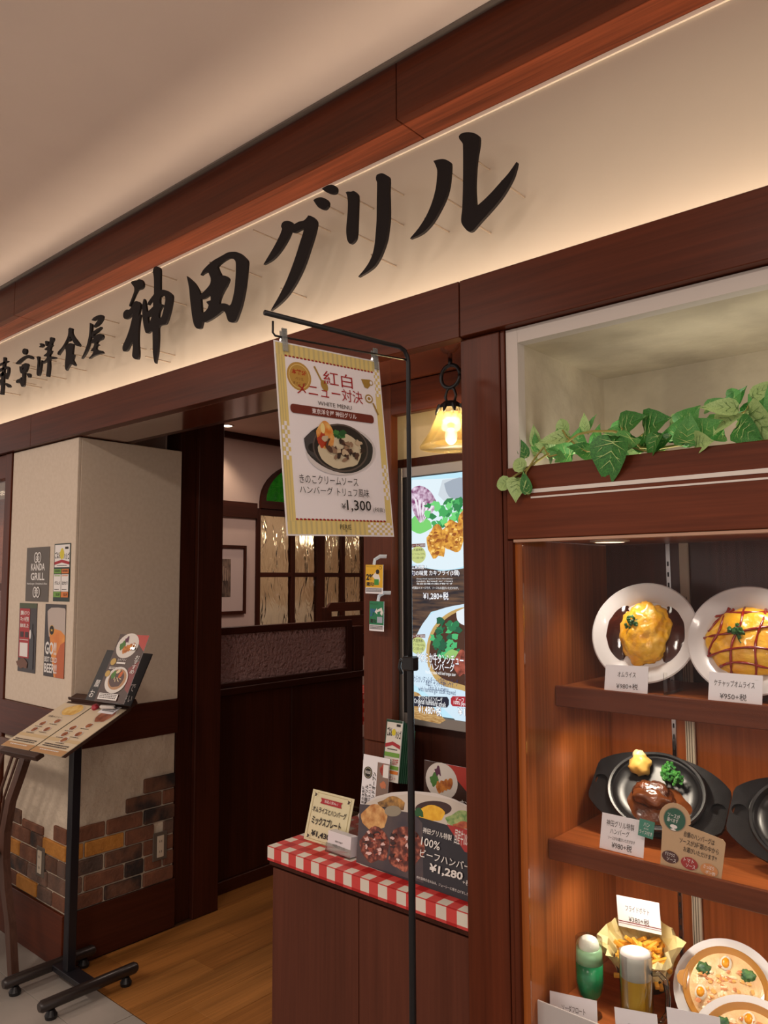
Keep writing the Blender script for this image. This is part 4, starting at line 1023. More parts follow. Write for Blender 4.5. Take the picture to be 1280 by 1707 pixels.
# rods holding the fries card
# green tag and sauce sign on the middle shelf
t, P = card('green_tag', 'small green tag reading ハンライス at the corner of the hamburger price card', 'tag', Q(1063, 1392, Y=1.705), (1, 0, -.08), (0, .2, 1), .034, .036, mat=plain('tag_green', S(66, 136, 116), .5))
wt = plain('print_white', S(235, 232, 228), .6)
P.text('ハン', .3, .15, .7, .38, wt); P.text('または', .35, .45, .65, .55, wt); P.text('ライス付き', .08, .62, .92, .85, wt); P.build('lettering')
beige_c = plain('sign_beige', S(196, 164, 126), .45)
a = Q(1096, 1439, Y=1.70); b = Q(1201, 1463, Y=1.70)
W_ = b.x-a.x; Hh = .118
out = [(.006, 0), (W_, 0), (W_, Hh*.70), (W_-.006, Hh*.75), (W_*.40, Hh*.80)]
out += [(W_*.18+.034*math.cos(k), Hh*.84+.034*math.sin(k)) for k in [math.radians(q) for q in range(0, 231, 15)]]
t, P = card('sauce_sign', 'beige sauce choice sign with a round green badge on the middle shelf', 'sign', (a.x, 1.70, a.z), (1, 0, -.10), (0, .2, 1), W_, Hh, mat=beige_c, outline=out, t=.002)
P.ell(.18, .16, .19, .19, plain('badge_rim', S(150, 128, 104), .5)); P.ell(.18, .16, .175, .175, plain('badge_green', S(36, 92, 72), .5))
P.text('ソースが', .06, .06, .26, .14, wt); P.text('選べます', .06, .15, .24, .22, wt)
P.ell(.18, .285, .06, .03, wt); P.rect(.165, .29, .195, .34, wt); P.ell(.18, .34, .045, .012, wt)
P.text('自慢のハンバーグは', .36, .30, .84, .40, ink); P.text('ソースが3種類の中から', .30, .43, .92, .53, ink); P.text('お選びいただけます!!', .38, .56, .90, .65, ink)
for cx, mt, s1, s2 in ((.19, plain('oval_brown', S(74, 38, 34), .5), 'デミグラス', 'ソース'), (.50, plain('oval_red', S(160, 44, 42), .5), 'トマト', 'ソース'), (.81, plain('oval_orange', S(206, 140, 84), .5), 'さっぱり', 'ポン酢')):
    P.ell(cx, .82, .135, .092, mt); P.text(s1, cx-.09, .745, cx+.07, .81, wt); P.text(s2, cx-.05, .83, cx+.10, .89, wt)
P.build('printed_design')
# ================================================================== PENDANT LAMP, SCREEN
t = thing('pendant_lamp', 'amber glass bell lamp on a black iron scroll, half hidden by the dark post', 'lamp', loc=(-1.232, 1.70, 1.850))
amber = clear('amber_glass', (1, .94, .78, 1), .16, .10, opac=.06, ocol=S(250, 228, 170))
MB().lathe([(.086, .0), (.087, .004), (.082, .012), (.060, .045), (.042, .085), (.034, .108), (.032, .112), (.030, .110), (.038, .085), (.056, .045), (.079, .010), (.083, .001)], 44, c=(0, 0, .055)).build('lamp_shade', amber, t, smooth=True, world=False)
mb = MB()
for k in range(9):
    a = 2*PI*k/9; mb.tube([(.032*math.cos(a), .032*math.sin(a), .172), (.040*math.cos(a), .040*math.sin(a), .158), (.043*math.cos(a), .043*math.sin(a), .150)], [.007, .005, .002], 6)
mb.lathe([(0, .185), (.020, .184), (.034, .172), (.036, .164), (.030, .166), (0, .172)], 24); mb.build('iron_cap', blackm, t, smooth='auto', world=False)
mb = MB()
for s in (-1, 1): mb.tube([(s*.012, 0, .182), (s*.018, 0, .20), (s*.012, 0, .218), (0, 0, .226)], .004, 7)
mb.tube([(0, 0, .285), (0, 0, .305)], .006, 8)
mb.tube([(.0+.032*math.cos(a), 0, .256+.032*math.sin(a)) for a in [2*PI*k/20 for k in range(21)]], .0055, 8)
mb.build('iron_scroll', blackm, t, smooth=True, world=False)
MB().blob((0, 0, .088), (.017, .017, .024), 0, 1, 1, 3).build('bulb', plain('bulb_glow', S(255, 236, 196), .5, emit=4), t, smooth=True, world=False)
l = bpy.data.lights.new('pendant_light', 'POINT'); l.energy = 3.0; l.color = (1, .80, .52); l.shadow_soft_size = .03
lo = bpy.data.objects.new('pendant_light', l); lo.location = (-1.232, 1.70, 1.975); COL.objects.link(lo)

# menu screen
SX0, SX1, SZ0, SZ1, SY = Q(659, 1000, Y=1.842).x, -1.10, 1.112, 1.895, 1.848
t = thing('menu_screen', 'tall lit menu screen in a steel frame showing fried oysters and a hamburger', 'screen', mat=frame((SX0, SY, SZ0), (1, 0, 0), (0, 0, 1)))
sw, sh = SX1-SX0, SZ1-SZ0
xi = Q(683, 1000, Y=SY).x-SX0
for nm, x0, x1, y0, y1 in (('frame_left', 0, xi*.56-.0005, 0, sh), ('frame_right', sw-.03, sw, 0, sh), ('frame_top', xi*.56, sw-.0305, sh-.032, sh), ('frame_bottom', xi*.56, sw-.0305, 0, .032)):
    MB().box(x0, x1, y0, y1, -.037, .006, .002).build(nm, steel, t, world=False)
for nm, x0, x1, y0, y1 in (('bezel_left', xi*.56, xi, .033, sh-.033), ):
    MB().box(x0, x1, y0, y1, -.03, .002, .001).build(nm, blackm, t, world=False)
MB().box(xi+.0005, sw-.031, .033, sh-.033, -.03, -.001).build('display_panel', plain('display_black', S(20, 20, 24), .2), t, world=False)
def em(n, c, k=1.0): return plain('lit_'+n, S(*c), .4, emit=k)
def emm(n, a, b, sc=40, k=1.0, stretch=(1, 1, 1), third=None): return mottled('lit_'+n, S(*a), S(*b), sc, .4, emit=k, stretch=stretch, third=S(*third) if third else None)
P = Print(t, sw, sh, z=-.0008, step=.00005)
def pp(pts, mt, sm=3): P.poly(pts, mt, px=True, smooth=sm)
sky = em('pale_blue', (190, 232, 248)); wood_e = emm('dark_table', (22, 22, 34), (104, 76, 56), 6, stretch=(2, 14, 1))
P.rect(xi/sw+.002, .043, .93, .957, sky)
PXL = 683; 
# upper photo: plate
pp([(686, 800), (800, 795), (800, 905), (780, 940), (740, 950), (700, 944), (682, 938)], em('plate_white', (224, 240, 248)))
pp([(737, 800), (800, 792), (800, 850), (770, 838), (745, 838), (730, 825)], em('cup_white', (206, 216, 224)))
pp([(740, 806), (765, 796), (800, 800), (800, 826), (770, 832), (748, 828)], em('cup_shadow', (160, 172, 186)))
pp([(684, 868), (695, 858), (716, 868), (720, 880), (700, 890), (686, 884)], em('lettuce', (120, 210, 110)))
pp([(682, 822), (690, 812), (703, 810), (718, 820), (728, 838), (722, 852), (712, 862), (700, 872), (688, 852)], emm('radicchio', (120, 40, 100), (232, 210, 230), 60))
for i in range(5): pp([(700+i, 872), (690+i*7, 830+i*3), (694+i*7, 832+i*3)], em('rib_white', (238, 232, 240)), 0)
rd = random.Random(2)
for i in range(26):
    x = rd.uniform(712, 768); y = 858+rd.uniform(-22, 18)-(x-735)*.25
    P.ell(x, y, rd.uniform(4, 8), rd.uniform(4, 7), (em('herb1', (60, 170, 90)), em('herb2', (110, 214, 120)), em('herb3', (30, 130, 70)))[i % 3], n=10, px=True, wob=.5, seed=i)
for i, (x, y, rx, ry, ro) in enumerate(((729, 903, 17, 26, 8), (757, 892, 20, 28, -18), (788, 865, 22, 30, -25))):
    P.ell(x, y, rx, ry, emm('fry_crust', (164, 92, 22), (240, 176, 66), 70), n=26, px=True, wob=.16, seed=i*5)
    for k in range(22):
        P.ell(x+rd.uniform(-.7, .7)*rx, y+rd.uniform(-.75, .75)*ry, rd.uniform(1.5, 3.6), rd.uniform(1.2, 3), (em('crumb_l', (250, 204, 110)), em('crumb_d', (150, 78, 16)))[k % 2], n=8, px=True, wob=.5, seed=k)
# dark table middle
pp([(682, 942), (740, 952), (800, 944), (800, 1012), (758, 1010), (720, 1020), (700, 1050), (692, 1085), (685, 1060)], wood_e, 0)
# lower photo
pp([(688, 1135), (686, 1090), (700, 1050), (722, 1022), (756, 1010), (800, 1004), (800, 1200), (770, 1206), (740, 1180), (705, 1150)], em('plate_white2', (210, 232, 246)))
pp([(715, 1110), (713, 1075), (724, 1045), (745, 1024), (770, 1013), (800, 1010), (800, 1160), (770, 1150), (735, 1140)], em('bowl_rim', (196, 160, 96)))
pp([(720, 1108), (718, 1076), (729, 1048), (748, 1029), (770, 1018), (800, 1015), (800, 1150), (768, 1140), (738, 1130)], em('bowl_dark', (72, 40, 26)))
pp([(762, 1020), (780, 1012), (800, 1012), (800, 1040), (775, 1042), (764, 1034)], em('rice', (232, 240, 246)))
for i in range(34):
    a = rd.uniform(0, 2*PI); r = rd.uniform(0, 1)**.5
    P.ell(749+24*r*math.cos(a)-(4 if math.sin(a) < 0 else 0), 1066+34*r*math.sin(a), rd.uniform(4, 7), rd.uniform(4, 7), (em('br1', (34, 122, 76)), em('br2', (76, 186, 116)), em('br3', (22, 92, 62)))[i % 3], n=10, px=True, wob=.4, seed=i)
pp([(742, 1092), (756, 1082), (780, 1096), (790, 1110), (770, 1102), (752, 1098)], em('stalk', (150, 196, 110)))
P.ell(772, 1105, 14, 20, emm('stew', (90, 34, 26), (180, 90, 70), 60), px=True, wob=.15)
pp([(686, 1150), (700, 1155), (745, 1200), (735, 1206), (686, 1196)], emm('table_gold', (150, 104, 50), (206, 168, 110), 30, stretch=(2, 12, 1)), 0)
# badges
wte = em('text_white', (255, 255, 255)); nav = em('text_navy', (30, 46, 96)); red_e = em('pill_red', (170, 30, 44)); nvy = em('pill_navy', (16, 22, 44)); gold = em('badge_gold', (196, 204, 128)); brn = em('badge_brown', (110, 60, 50)); dk = em('text_dark', (60, 60, 40))
for y0 in (0, 151):
    P.poly([(685, 907+y0), (685, 913+y0), (711, 912+y0), (711, 906+y0)], brn, px=True); P.text('パン・ライス付き', 686, 907+y0, 710, 912+y0, wte, px=True)
    P.ell(699, 925+y0, 13, 14, gold, px=True)
    P.text('大盛無料', 691, 914+y0, 708, 919+y0, dk, px=True); P.text('ライス150g→225g', 688, 922+y0, 710, 925.5+y0, dk, px=True, bold=.0); P.text('パン2個→3個', 690, 928+y0, 708, 932+y0, dk, px=True, bold=0)
def ot(s, x0, y0, x1, y1, sh_=1.1):
    P.text(s, x0-.5, y0-.5, x1+.5, y1+.5, em('text_shadow', (20, 30, 90)), px=True, bold=.035); P.text(s, x0, y0, x1, y1, wte, px=True, bold=.012)
ot('\\ 広島県産 /', 685, 942, 713, 949)
ot('旬の味覚 カキフライ(5個)', 688, 950, 768, 961)
for i, s in enumerate(('Deep-fried oysters from Hiroshima', '(with bread or rice)', '当店自慢の揚げ物です')): P.text(s, 697, 963.5+i*4, 757, 966.5+i*4, wte, px=True, bold=0)
P.text('※写真はイメージです。ソースもお選びいただけます。', 689, 978, 767, 982, wte, px=True, bold=0)
ot('¥1,280+税', 708, 987, 750, 1000)
ot('やわらか牛タンシチュー', 697, 1092, 775, 1103); ot('ハンバーグ', 718, 1107, 760, 1116)
P.text('Hamburg steak with beef tongue stew', 712, 1121, 762, 1124, wte, px=True, bold=0)
P.text('やわらかいタンシチューと特製ハンバーグ', 688, 1132, 766, 1136, nav, px=True, bold=0); P.text('濃厚で、とろける味わいです。', 712, 1138, 760, 1142, nav, px=True, bold=0)
P.text('This is a menu', 716, 1145, 750, 1149, nav, px=True, bold=0); P.text('with hamburger steak stewed', 700, 1150, 762, 1154, nav, px=True, bold=0)
for x0, x1, c in ((690, 751, nvy), (754, 800, red_e)):
    P.poly([(x0+3, 1160), (x0, 1164), (x0, 1172), (x0+3, 1176.5), (x1-3, 1179), (x1, 1174), (x1, 1166), (x1-3, 1161)], c, px=True)
P.text('オリジナルハンバーグ', 700, 1162, 740, 1168, wte, px=True); P.text('Original hamburg steak', 693, 1170, 746, 1174, wte, px=True, bold=0)
P.text('ビーフ', 763, 1163, 776, 1169, wte, px=True); P.text('100% Japanese', 759, 1171, 790, 1175, wte, px=True, bold=0)
ot('¥1,480+税', 700, 1177, 738, 1189); ot('¥1,5', 766, 1182, 790, 1193)
P.build('picture')
area('screen_light', ((SX0+SX1)/2+.05, SY-.02, 1.5), 1.6, (.72, .90, 1), .34, .7, aim=(0, -1, 0))

# ================================================================== COUNTER
t = thing('reception_counter', 'brown wooden counter by the entrance with tall plain door panels', 'counter')
CL = -1.85
body = wcount
MB().box(CL+.012, -1.114, 1.612, 1.79, .0, .690).build('body', plain('counter_core', S(60, 30, 24), .6), t)
MB().box(CL+.010, -1.489, 1.600, 1.6115, .0, .682, .001).build('door', body, t)
MB().box(-1.486, -1.114, 1.600, 1.6115, .0, .682, .001).build('door', body, t)
MB().box(CL, -1.114, 1.594, 1.799, .6905, .742, .001).build('countertop', wdk_y, t)
t = thing('side_counter', 'short return of the wooden counter running back past the wooden pillar', 'counter')
MB().box(CL+.012, -1.664, 1.801, 2.05, .0, .690).build('body', body, t)
MB().box(CL, -1.664, 1.801, 2.06, .6905, .742, .001).build('countertop', wdk_y, t)
# gingham cloth
mt, N, L, Pn = node_mat('red_gingham')
tc = N.new('ShaderNodeTexCoord'); sx = N.new('ShaderNodeSeparateXYZ'); L.new(tc.outputs['Object'], sx.inputs[0])
def stripe(sock, off):
    a = N.new('ShaderNodeMath'); a.operation = 'MULTIPLY_ADD'; a.inputs[1].default_value = 1/.064; a.inputs[2].default_value = off+100; L.new(sock, a.inputs[0])
    b = N.new('ShaderNodeMath'); b.operation = 'FRACT'; L.new(a.outputs[0], b.inputs[0])
    c = N.new('ShaderNodeMath'); c.operation = 'GREATER_THAN'; c.inputs[1].default_value = .5; L.new(b.outputs[0], c.inputs[0]); return c
ax = stripe(sx.outputs[0], .0)
yz = N.new('ShaderNodeMath'); yz.operation = 'SUBTRACT'; L.new(sx.outputs[1], yz.inputs[0]); L.new(sx.outputs[2], yz.inputs[1]); ay = stripe(yz.outputs[0], -.23)
su = N.new('ShaderNodeMath'); su.operation = 'ADD'; L.new(ax.outputs[0], su.inputs[0]); L.new(ay.outputs[0], su.inputs[1])
hv = N.new('ShaderNodeMath'); hv.operation = 'MULTIPLY'; hv.inputs[1].default_value = .5; L.new(su.outputs[0], hv.inputs[0])
cr = N.new('ShaderNodeValToRGB'); cr.color_ramp.interpolation = 'CONSTANT'
cr.color_ramp.elements[0].position = 0; cr.color_ramp.elements[0].color = S(222, 214, 200)
cr.color_ramp.elements[1].position = .4; cr.color_ramp.elements[1].color = S(206, 66, 62)
e = cr.color_ramp.elements.new(.8); e.color = S(176, 20, 20)
L.new(hv.outputs[0], cr.inputs[0]); L.new(cr.outputs[0], Pn.inputs['Base Color']); Pn.inputs['Roughness'].default_value = .55
gingham = mt; MATS['red_gingham'] = mt
o = MB().prism([[(CL-.004, 1.590), (-1.114, 1.590), (-1.114, 1.80), (-1.655, 1.80), (-1.655, 2.062), (CL-.004, 2.062)]], (0, 0, 0), (1, 0, 0), (0, 1, 0), (0, 0, 1), .743, .7455)
o.box(CL-.004, -1.114, 1.590, 1.5925, .704, .743); o.box(CL-.004, CL-.0015, 1.5926, 2.062, .704, .743)
o = o.build('tablecloth', gingham); tag(o, 'red and white gingham oilcloth covering the counter top', 'tablecloth')
ZT = .746
# ivory sign on the counter
ivory = plain('ivory_card', S(222, 214, 176), .6)
def upright(name, label, cat, a, b, hpx, lean, mt=None, outline=None, t=.0015, Z=ZT, yoff=0, hm=None):
    A = Q(*a, Z=Z); Bp = Q(*b, Z=Z); u = Vector((Bp.x-A.x, Bp.y-A.y, 0)); wd = u.length; un = u.normalized(); back = Vector((-un.y, un.x, 0))
    hh = hm or hpx/1286.2*(A-EYE).dot(_f)*1.02
    return card(name, label, cat, A, u, Vector((0, 0, 1))*math.cos(lean)+back*math.sin(lean), wd, hh, t=t, mat=mt, outline=outline)
t, P = upright('menu_sign', 'ivory table sign reading ミックスプレート ¥1,430 on the gingham counter', 'sign', (506, 1398), (575, 1420), 78, .28, ivory)
bk = plain('ink_black', S(28, 22, 20), .6); rdn = plain('ribbon_red', S(170, 36, 46), .6); gol = plain('line_gold', S(176, 160, 110), .6)
for a, b, c, d in ((.05, .04, .95, .05), (.05, .95, .95, .96), (.05, .04, .06, .96), (.94, .04, .95, .96)): P.rect(a, b, c, d, gol)
for cx, cy in ((.1, .09), (.9, .09), (.1, .91), (.9, .91)):
    P.ell(cx, cy, .05, .05, ivory); P.ell(cx, cy, .035, .02, plain('flourish', S(70, 56, 48), .6), rot=45, wob=.4); P.ell(cx, cy, .035, .012, plain('flourish', S(70, 56, 48), .6), rot=-45, wob=.4)
P.poly([(.24, .13), (.76, .13), (.73, .185), (.76, .24), (.24, .24), (.27, .185)], rdn); P.text('当店人気No.1', .34, .15, .66, .21, wt)
P.text('オムライスとハンバーグ', .09, .31, .90, .43, bk, bold=.02); P.text('ミックスプレート', .12, .50, .82, .67, bk, bold=.03); P.text('¥1,430+税', .16, .76, .88, .91, bk, bold=.03)
P.build()
# card box
t = thing('card_holder', 'small clear holder of white shop cards in front of the ivory sign', 'card holder', mat=frame(Q(544, 1419, Z=ZT), Q(583, 1433, Z=ZT)-Q(544, 1419, Z=ZT), (0, .12, 1)))
wd = (Q(583, 1433, Z=ZT)-Q(544, 1419, Z=ZT)).length
ac = clear('acrylic', (.95, .95, .93, 1), .16)
MB().box(-.002, wd+.002, 0, .026, .002, .004).build('holder_front', ac, t, world=False); MB().box(-.002, wd+.002, 0, .003, -.03, .002).build('holder_foot', ac, t, world=False)
MB().box(-.002, wd+.002, 0, .050, -.033, -.031).build('holder_back', ac, t, world=False)
MB().box(.001, wd-.001, .004, .060, -.029, .000).build('card_stack', plain('card_white', S(226, 222, 226), .6), t, world=False)
P = Print(t, wd, .060, z=.0004); P.text('東京洋食屋', .34, .36, .66, .45, bk); P.text('神田グリル', .24, .54, .78, .70, bk); P.build('lettering')
# big cut-out board
tb = [(594, 1438), (600, 1378), (597, 1358), (606, 1342), (626, 1328), (652, 1321), (690, 1318.5), (725, 1322), (756, 1332), (790, 1348), (826, 1366), (840, 1530), (780, 1503), (690, 1470), (640, 1453)]
A = Q(594, 1438, Z=ZT); Bp = Q(780, 1503, Z=ZT)
u = Vector((Bp.x-A.x, Bp.y-A.y, 0)).normalized(); FM = frame(A, u, (0, .22, 1)); inv = FM.inverted(); nn = FM.col[2].to_3d()
def loc2(x, y):
    d = ray(x, y); k = (FM.translation-EYE).dot(nn)/d.dot(nn); p = inv @ (EYE+d*k); return (p.x, max(p.y, 0))
outl = [loc2(*p) for p in tb if p not in ((640, 1453), (690, 1470), (780, 1503))]
outl = [loc2(*p) for p in tb[:10]]+[(.415, .20), (.43, .19), (.43, 0)]
t, P = card('hamburger_board', 'big plate-shaped hamburger board reading 100% ¥1,280 standing on the counter', 'sign', A, u, (0, .22, 1), .43, .2, t=.003, mat=plain('board_white', S(214, 206, 200), .3), outline=[outl[0]]+smooth_loop(outl, 1)[1:])
P.z = .0004; P.step = .00006
night = plain('board_night', S(38, 34, 42), .3); 
meatp = mottled('printed_meat', S(70, 24, 18), S(190, 110, 84), 60, .3, third=S(112, 46, 30)); goldp = mottled('printed_bread', S(176, 110, 46), S(226, 178, 112), 40, .3)
P.poly([(602, 1344), (628, 1331), (690, 1322), (752, 1333), (790, 1350), (790, 1390), (602, 1345)], plain('print_plate', S(206, 196, 184), .3), px=True)
P.ell(655, 1340, 24, 11, mottled('printed_potato', S(96, 66, 30), S(196, 146, 70), 50, .3), px=True, wob=.2)
P.ell(722, 1348, 31, 13, plain('print_sauce', S(58, 28, 22), .3), px=True)
P.ell(719, 1356, 25, 13, mottled('printed_egg', S(232, 170, 20), S(246, 196, 50), 50, .3), px=True, wob=.1)
P.ell(698, 1355, 10, 7, plain('print_green', S(32, 90, 44), .4), px=True, wob=.3)
P.ell(770, 1366, 26, 13, mottled('printed_salad', S(90, 140, 70), S(186, 200, 130), 60, .4), px=True, wob=.2)
P.ell(772, 1376, 16, 6, mottled('printed_tomato', S(160, 60, 40), S(210, 120, 70), 60, .4), px=True, wob=.2)
P.poly([(600, 1340), (640, 1345), (790, 1388), (800, 1512), (594, 1437)], night, px=True)
P.poly([(600, 1340), (690, 1356), (704, 1372), (706, 1472), (594, 1437)], mottled('print_dusk', S(84, 70, 70), S(58, 50, 60), 12, .3), px=True)
P.ell(625, 1362, 23, 20, goldp, px=True, wob=.1); P.ell(655, 1352, 14, 9, plain('print_haze', S(150, 140, 120), .3), px=True)
P.ell(626, 1408, 26, 28, meatp, px=True, wob=.12); P.ell(676, 1414, 30, 36, meatp, px=True, wob=.12, seed=4)
rd = random.Random(9)
for k in range(46):
    cx, cy, r_ = ((626, 1406, 22), (676, 1412, 27))[k % 2]
    P.ell(cx+rd.uniform(-1, 1)*r_*.8, cy+rd.uniform(-1, 1)*r_*.85, rd.uniform(2, 5), rd.uniform(1.5, 4), (plain('glint', S(226, 190, 184), .2), plain('char', S(52, 20, 16), .3), plain('glaze', S(160, 72, 50), .2))[k % 3], n=9, px=True, wob=.5, seed=k)
P.poly([(746, 1374), (790, 1386), (790, 1424), (776, 1420)], plain('print_corner_red', S(176, 44, 40), .4), px=True)
P.text('国産牛100%', 758, 1388, 786, 1406, wt, px=True)
tx = lambda s, x0, y0, x1, y1, b=.02: P.text(s, x0, y0, x1, y1, wt, px=True, bold=b)
def slant(s, x0, y0, x1, y1, hgt, b=.02):
    """text along a slanting baseline given in photograph pixels: (x0,y0)-(x1,y1)"""
    a = P.px(x0, y0); c = P.px(x1, y1); h_ = P.px(x0, y0-hgt)[1]-a[1]
    vs, fs = text_mesh(s, b); xs = [v[0] for v in vs]; ys = [v[1] for v in vs]; X0, X1, Y0, Y1 = min(xs), max(xs), min(ys), max(ys)
    ux, uy = c[0]-a[0], c[1]-a[1]; P._m(wt)
    P.mb.add([(a[0]+ux*(v[0]-X0)/(X1-X0), a[1]+uy*(v[0]-X0)/(X1-X0)+h_*(v[1]-Y0)/(Y1-Y0), P.z) for v in vs], fs)
slant('神田グリル特製', 706, 1388, 754, 1402, 10, .01)
slant('100%', 703, 1408, 734, 1418, 14, .01)
slant('ビーフハンバーグ', 701, 1428, 800, 1458, 14, .01)
slant('¥1,280', 716, 1454, 772, 1470, 16, .03); slant('+税', 772, 1474, 786, 1478, 9, 0)
slant('肉の旨味を包み込み、ジューシーに焼き上げました。', 696, 1464, 784, 1494, 5, .0)
P.build()
# recommended menu leaflet standing behind
def dish_print(P, cx, cy, r, seed=0):
    P.ell(cx, cy, r, r*.9, plain('print_plate_l', S(214, 208, 200), .4)); P.ell(cx-r*.4, cy+r*.18*0, r*.3, r*.3, plain('print_leaf', S(70, 120, 50), .5), wob=.3); P.ell(cx-r*.2, cy-r*.25, r*.2, r*.2, plain('print_purple', S(90, 40, 70), .5), wob=.4)
    for i in range(4): P.ell(cx-r*.15+i*r*.22, cy+r*.18-i*r*.05, r*.17, r*.28, mottled('printed_fry', S(150, 76, 22), S(216, 140, 56), 50, .5), rot=15-i*12, wob=.12, seed=i)
def leaflet(P):
    P.rect(0, 0, 1, 1, plain('leaf_brown', S(62, 36, 26), .4)); P.poly([(.5, 0), (1, 0), (1, .24), (.72, .12)], plain('leaf_red', S(176, 48, 34), .4)); P.poly([(.72, .5), (1, .38), (1, .85), (.85, .8)], plain('leaf_wine', S(120, 30, 28), .4))
    dish_print(P, .40, .17, .36); P.ell(.14, .42, .09, .09, plain('gold_dot', S(186, 150, 60), .4))
    P.rect(.26, .42, .56, .445, wt); P.text('カキフライ', .26, .37, .56, .405, wt)
    P.text('おすすめ', .82, .30, .97, .58, wt, vertical=True)
    P.ell(.48, .68, .36, .33, plain('print_plate_l', S(214, 208, 200), .4)); P.ell(.50, .67, .29, .26, plain('bowl_tan', S(170, 122, 76), .4)); P.ell(.48, .66, .24, .21, plain('stew_dark', S(66, 28, 18), .4), wob=.05)
    P.ell(.34, .61, .08, .09, plain('print_leaf', S(70, 120, 50), .5), wob=.3); P.ell(.56, .60, .05, .09, plain('print_carrot', S(196, 96, 40), .5), rot=-20); P.ell(.45, .56, .07, .04, plain('print_cream', S(220, 200, 160), .5), rot=30)
    for i in range(5): P.ell(.40+i*.05, .66+.03*(i % 2), .012, .04, plain('print_cream', S(220, 200, 160), .5), rot=i*20)
    P.ell(.12, .60, .08, .08, plain('gold_dot', S(186, 150, 60), .4))
    P.rect(.10, .88, .74, .97, wt); P.lines(.14, .89, .70, .96, 3, hand, 4)
    P.lines(.1, .50, .5, .54, 2, wt, 3)
A = Q(705, 1372, Y=1.775); A.z = ZT
t, P = card('recommendation_leaflet', 'brown and red leaflet with fried oysters and おすすめ behind the big board', 'leaflet', (A.x, 1.775, ZT), (1, 0, 0), (0, .03, 1), .155, .286)
leaflet(P); P.build()
# leaflet rack with green edged booklets and white leaflet
RX = Q(600, 1385, Z=ZT)
rk = thing('brochure_rack', 'low clear two-step rack holding booklets and a leaflet beside the wooden pillar', 'rack', loc=(-1.69, 1.75, ZT))
racm = clear('acrylic', (.95, .95, .93, 1), .16)
MB().box(-1.735, -1.60, 1.700, 1.790, ZT, ZT+.003).build('rack_base', racm, rk)
MB().box(-1.735, -1.60, 1.748, 1.751, ZT+.0035, ZT+.105).build('step_back', racm, rk)
MB().box(-1.735, -1.60, 1.7515, 1.790, ZT+.102, ZT+.105).build('top_step', racm, rk)
green = plain('booklet_green', S(24, 66, 44), .5)
bk0 = Q(636, 1300, Y=1.758); bk1 = Q(648, 1199, Y=1.783); bk2 = Q(669, 1305, Y=1.758)
bw = .062; bh_ = (bk1-bk0).length
t = thing('booklet_stack', 'leaning stack of green-edged coupon booklets beside the wooden pillar', 'booklets', mat=frame(bk0, (1, .0, 0), bk1-bk0))
sh_o = MB().box(0, bw, 0, bh_, -.003, 0).build('front_booklet', plain('booklet_white', S(222, 218, 208), .5), t, world=False)
for k in range(7): MB().box(.002+k*.004, bw+.002+k*.004, 0, bh_-k*.004, -.007-k*.004, -.004-k*.004).build('booklet', green, t, world=False)
P = Print(sh_o, bw, bh_, z=.0003)
def coupon(P):
    yl = plain('coupon_yellow', S(216, 200, 40), .5)
    P.rect(0, 0, 1, .04, green); P.rect(0, .0, .05, 1, green); P.text('ごはん', .10, .12, .42, .27, ink, bold=.03); P.ell(.52, .20, .13, .15, yl, wob=.1); P.text('ハシゴ', .64, .16, .96, .30, ink, bold=.03); P.rect(.66, .06, .9, .10, ink)
    P.poly([(.05, .40), (.5, .35), (.97, .40), (.97, .46), (.5, .41), (.05, .46)], plain('ribbon_red', S(170, 36, 46), .6)); P.lines(.2, .47, .8, .50, 1, ink)
    P.rect(.06, .53, .97, .60, plain('coupon_green', S(110, 160, 60), .5)); P.rect(.06, .74, .97, .80, plain('coupon_green', S(110, 160, 60), .5)); P.text('5%OFF', .58, .63, .92, .72, plain('coupon_red', S(190, 50, 60), .5)); P.lines(.12, .64, .5, .72, 2, ink, 5)
    P.rect(.06, .82, .97, .87, plain('coupon_orange', S(214, 120, 40), .5)); P.text('プレゼント', .2, .90, .85, .97, rdn)
coupon(P); P.build()
t, P = card('opening_leaflet', 'white leaflet with sideways writing and a black round stamp on the counter', 'leaflet', Q(600, 1345, Y=1.735), (1, .0, -.0), Q(611, 1258, Y=1.752)-Q(600, 1345, Y=1.735), .104, (Q(611, 1258, Y=1.752)-Q(600, 1345, Y=1.735)).length)
P.rect(.56, .10, 1, 1, plain('print_grey_wood', S(136, 112, 100), .5)); P.ell(.80, .22, .14, .14, mottled('print_redfood', S(140, 24, 24), S(196, 90, 60), 60, .4), wob=.2); P.rect(.78, .12, .98, .36, wt); P.ell(.82, .5, .12, .09, plain('print_food', S(200, 120, 80), .4), wob=.2)
P.ell(.22, .33, .16, .165, bk); P.ell(.22, .33, .13, .135, ivory); P.ell(.22, .33, .12, .125, bk); P.lines(.12, .30, .32, .36, 3, wt)
P.text('東京洋食屋', .04, .60, .14, .93, bk, rot=1); P.text('神田グリル', .15, .56, .27, .96, bk, rot=1, bold=.03); P.text('2019.11.13', .30, .54, .38, .90, bk, rot=1); P.text('グランドオープン', .40, .30, .54, .96, bk, rot=1, bold=.02)
P.build()

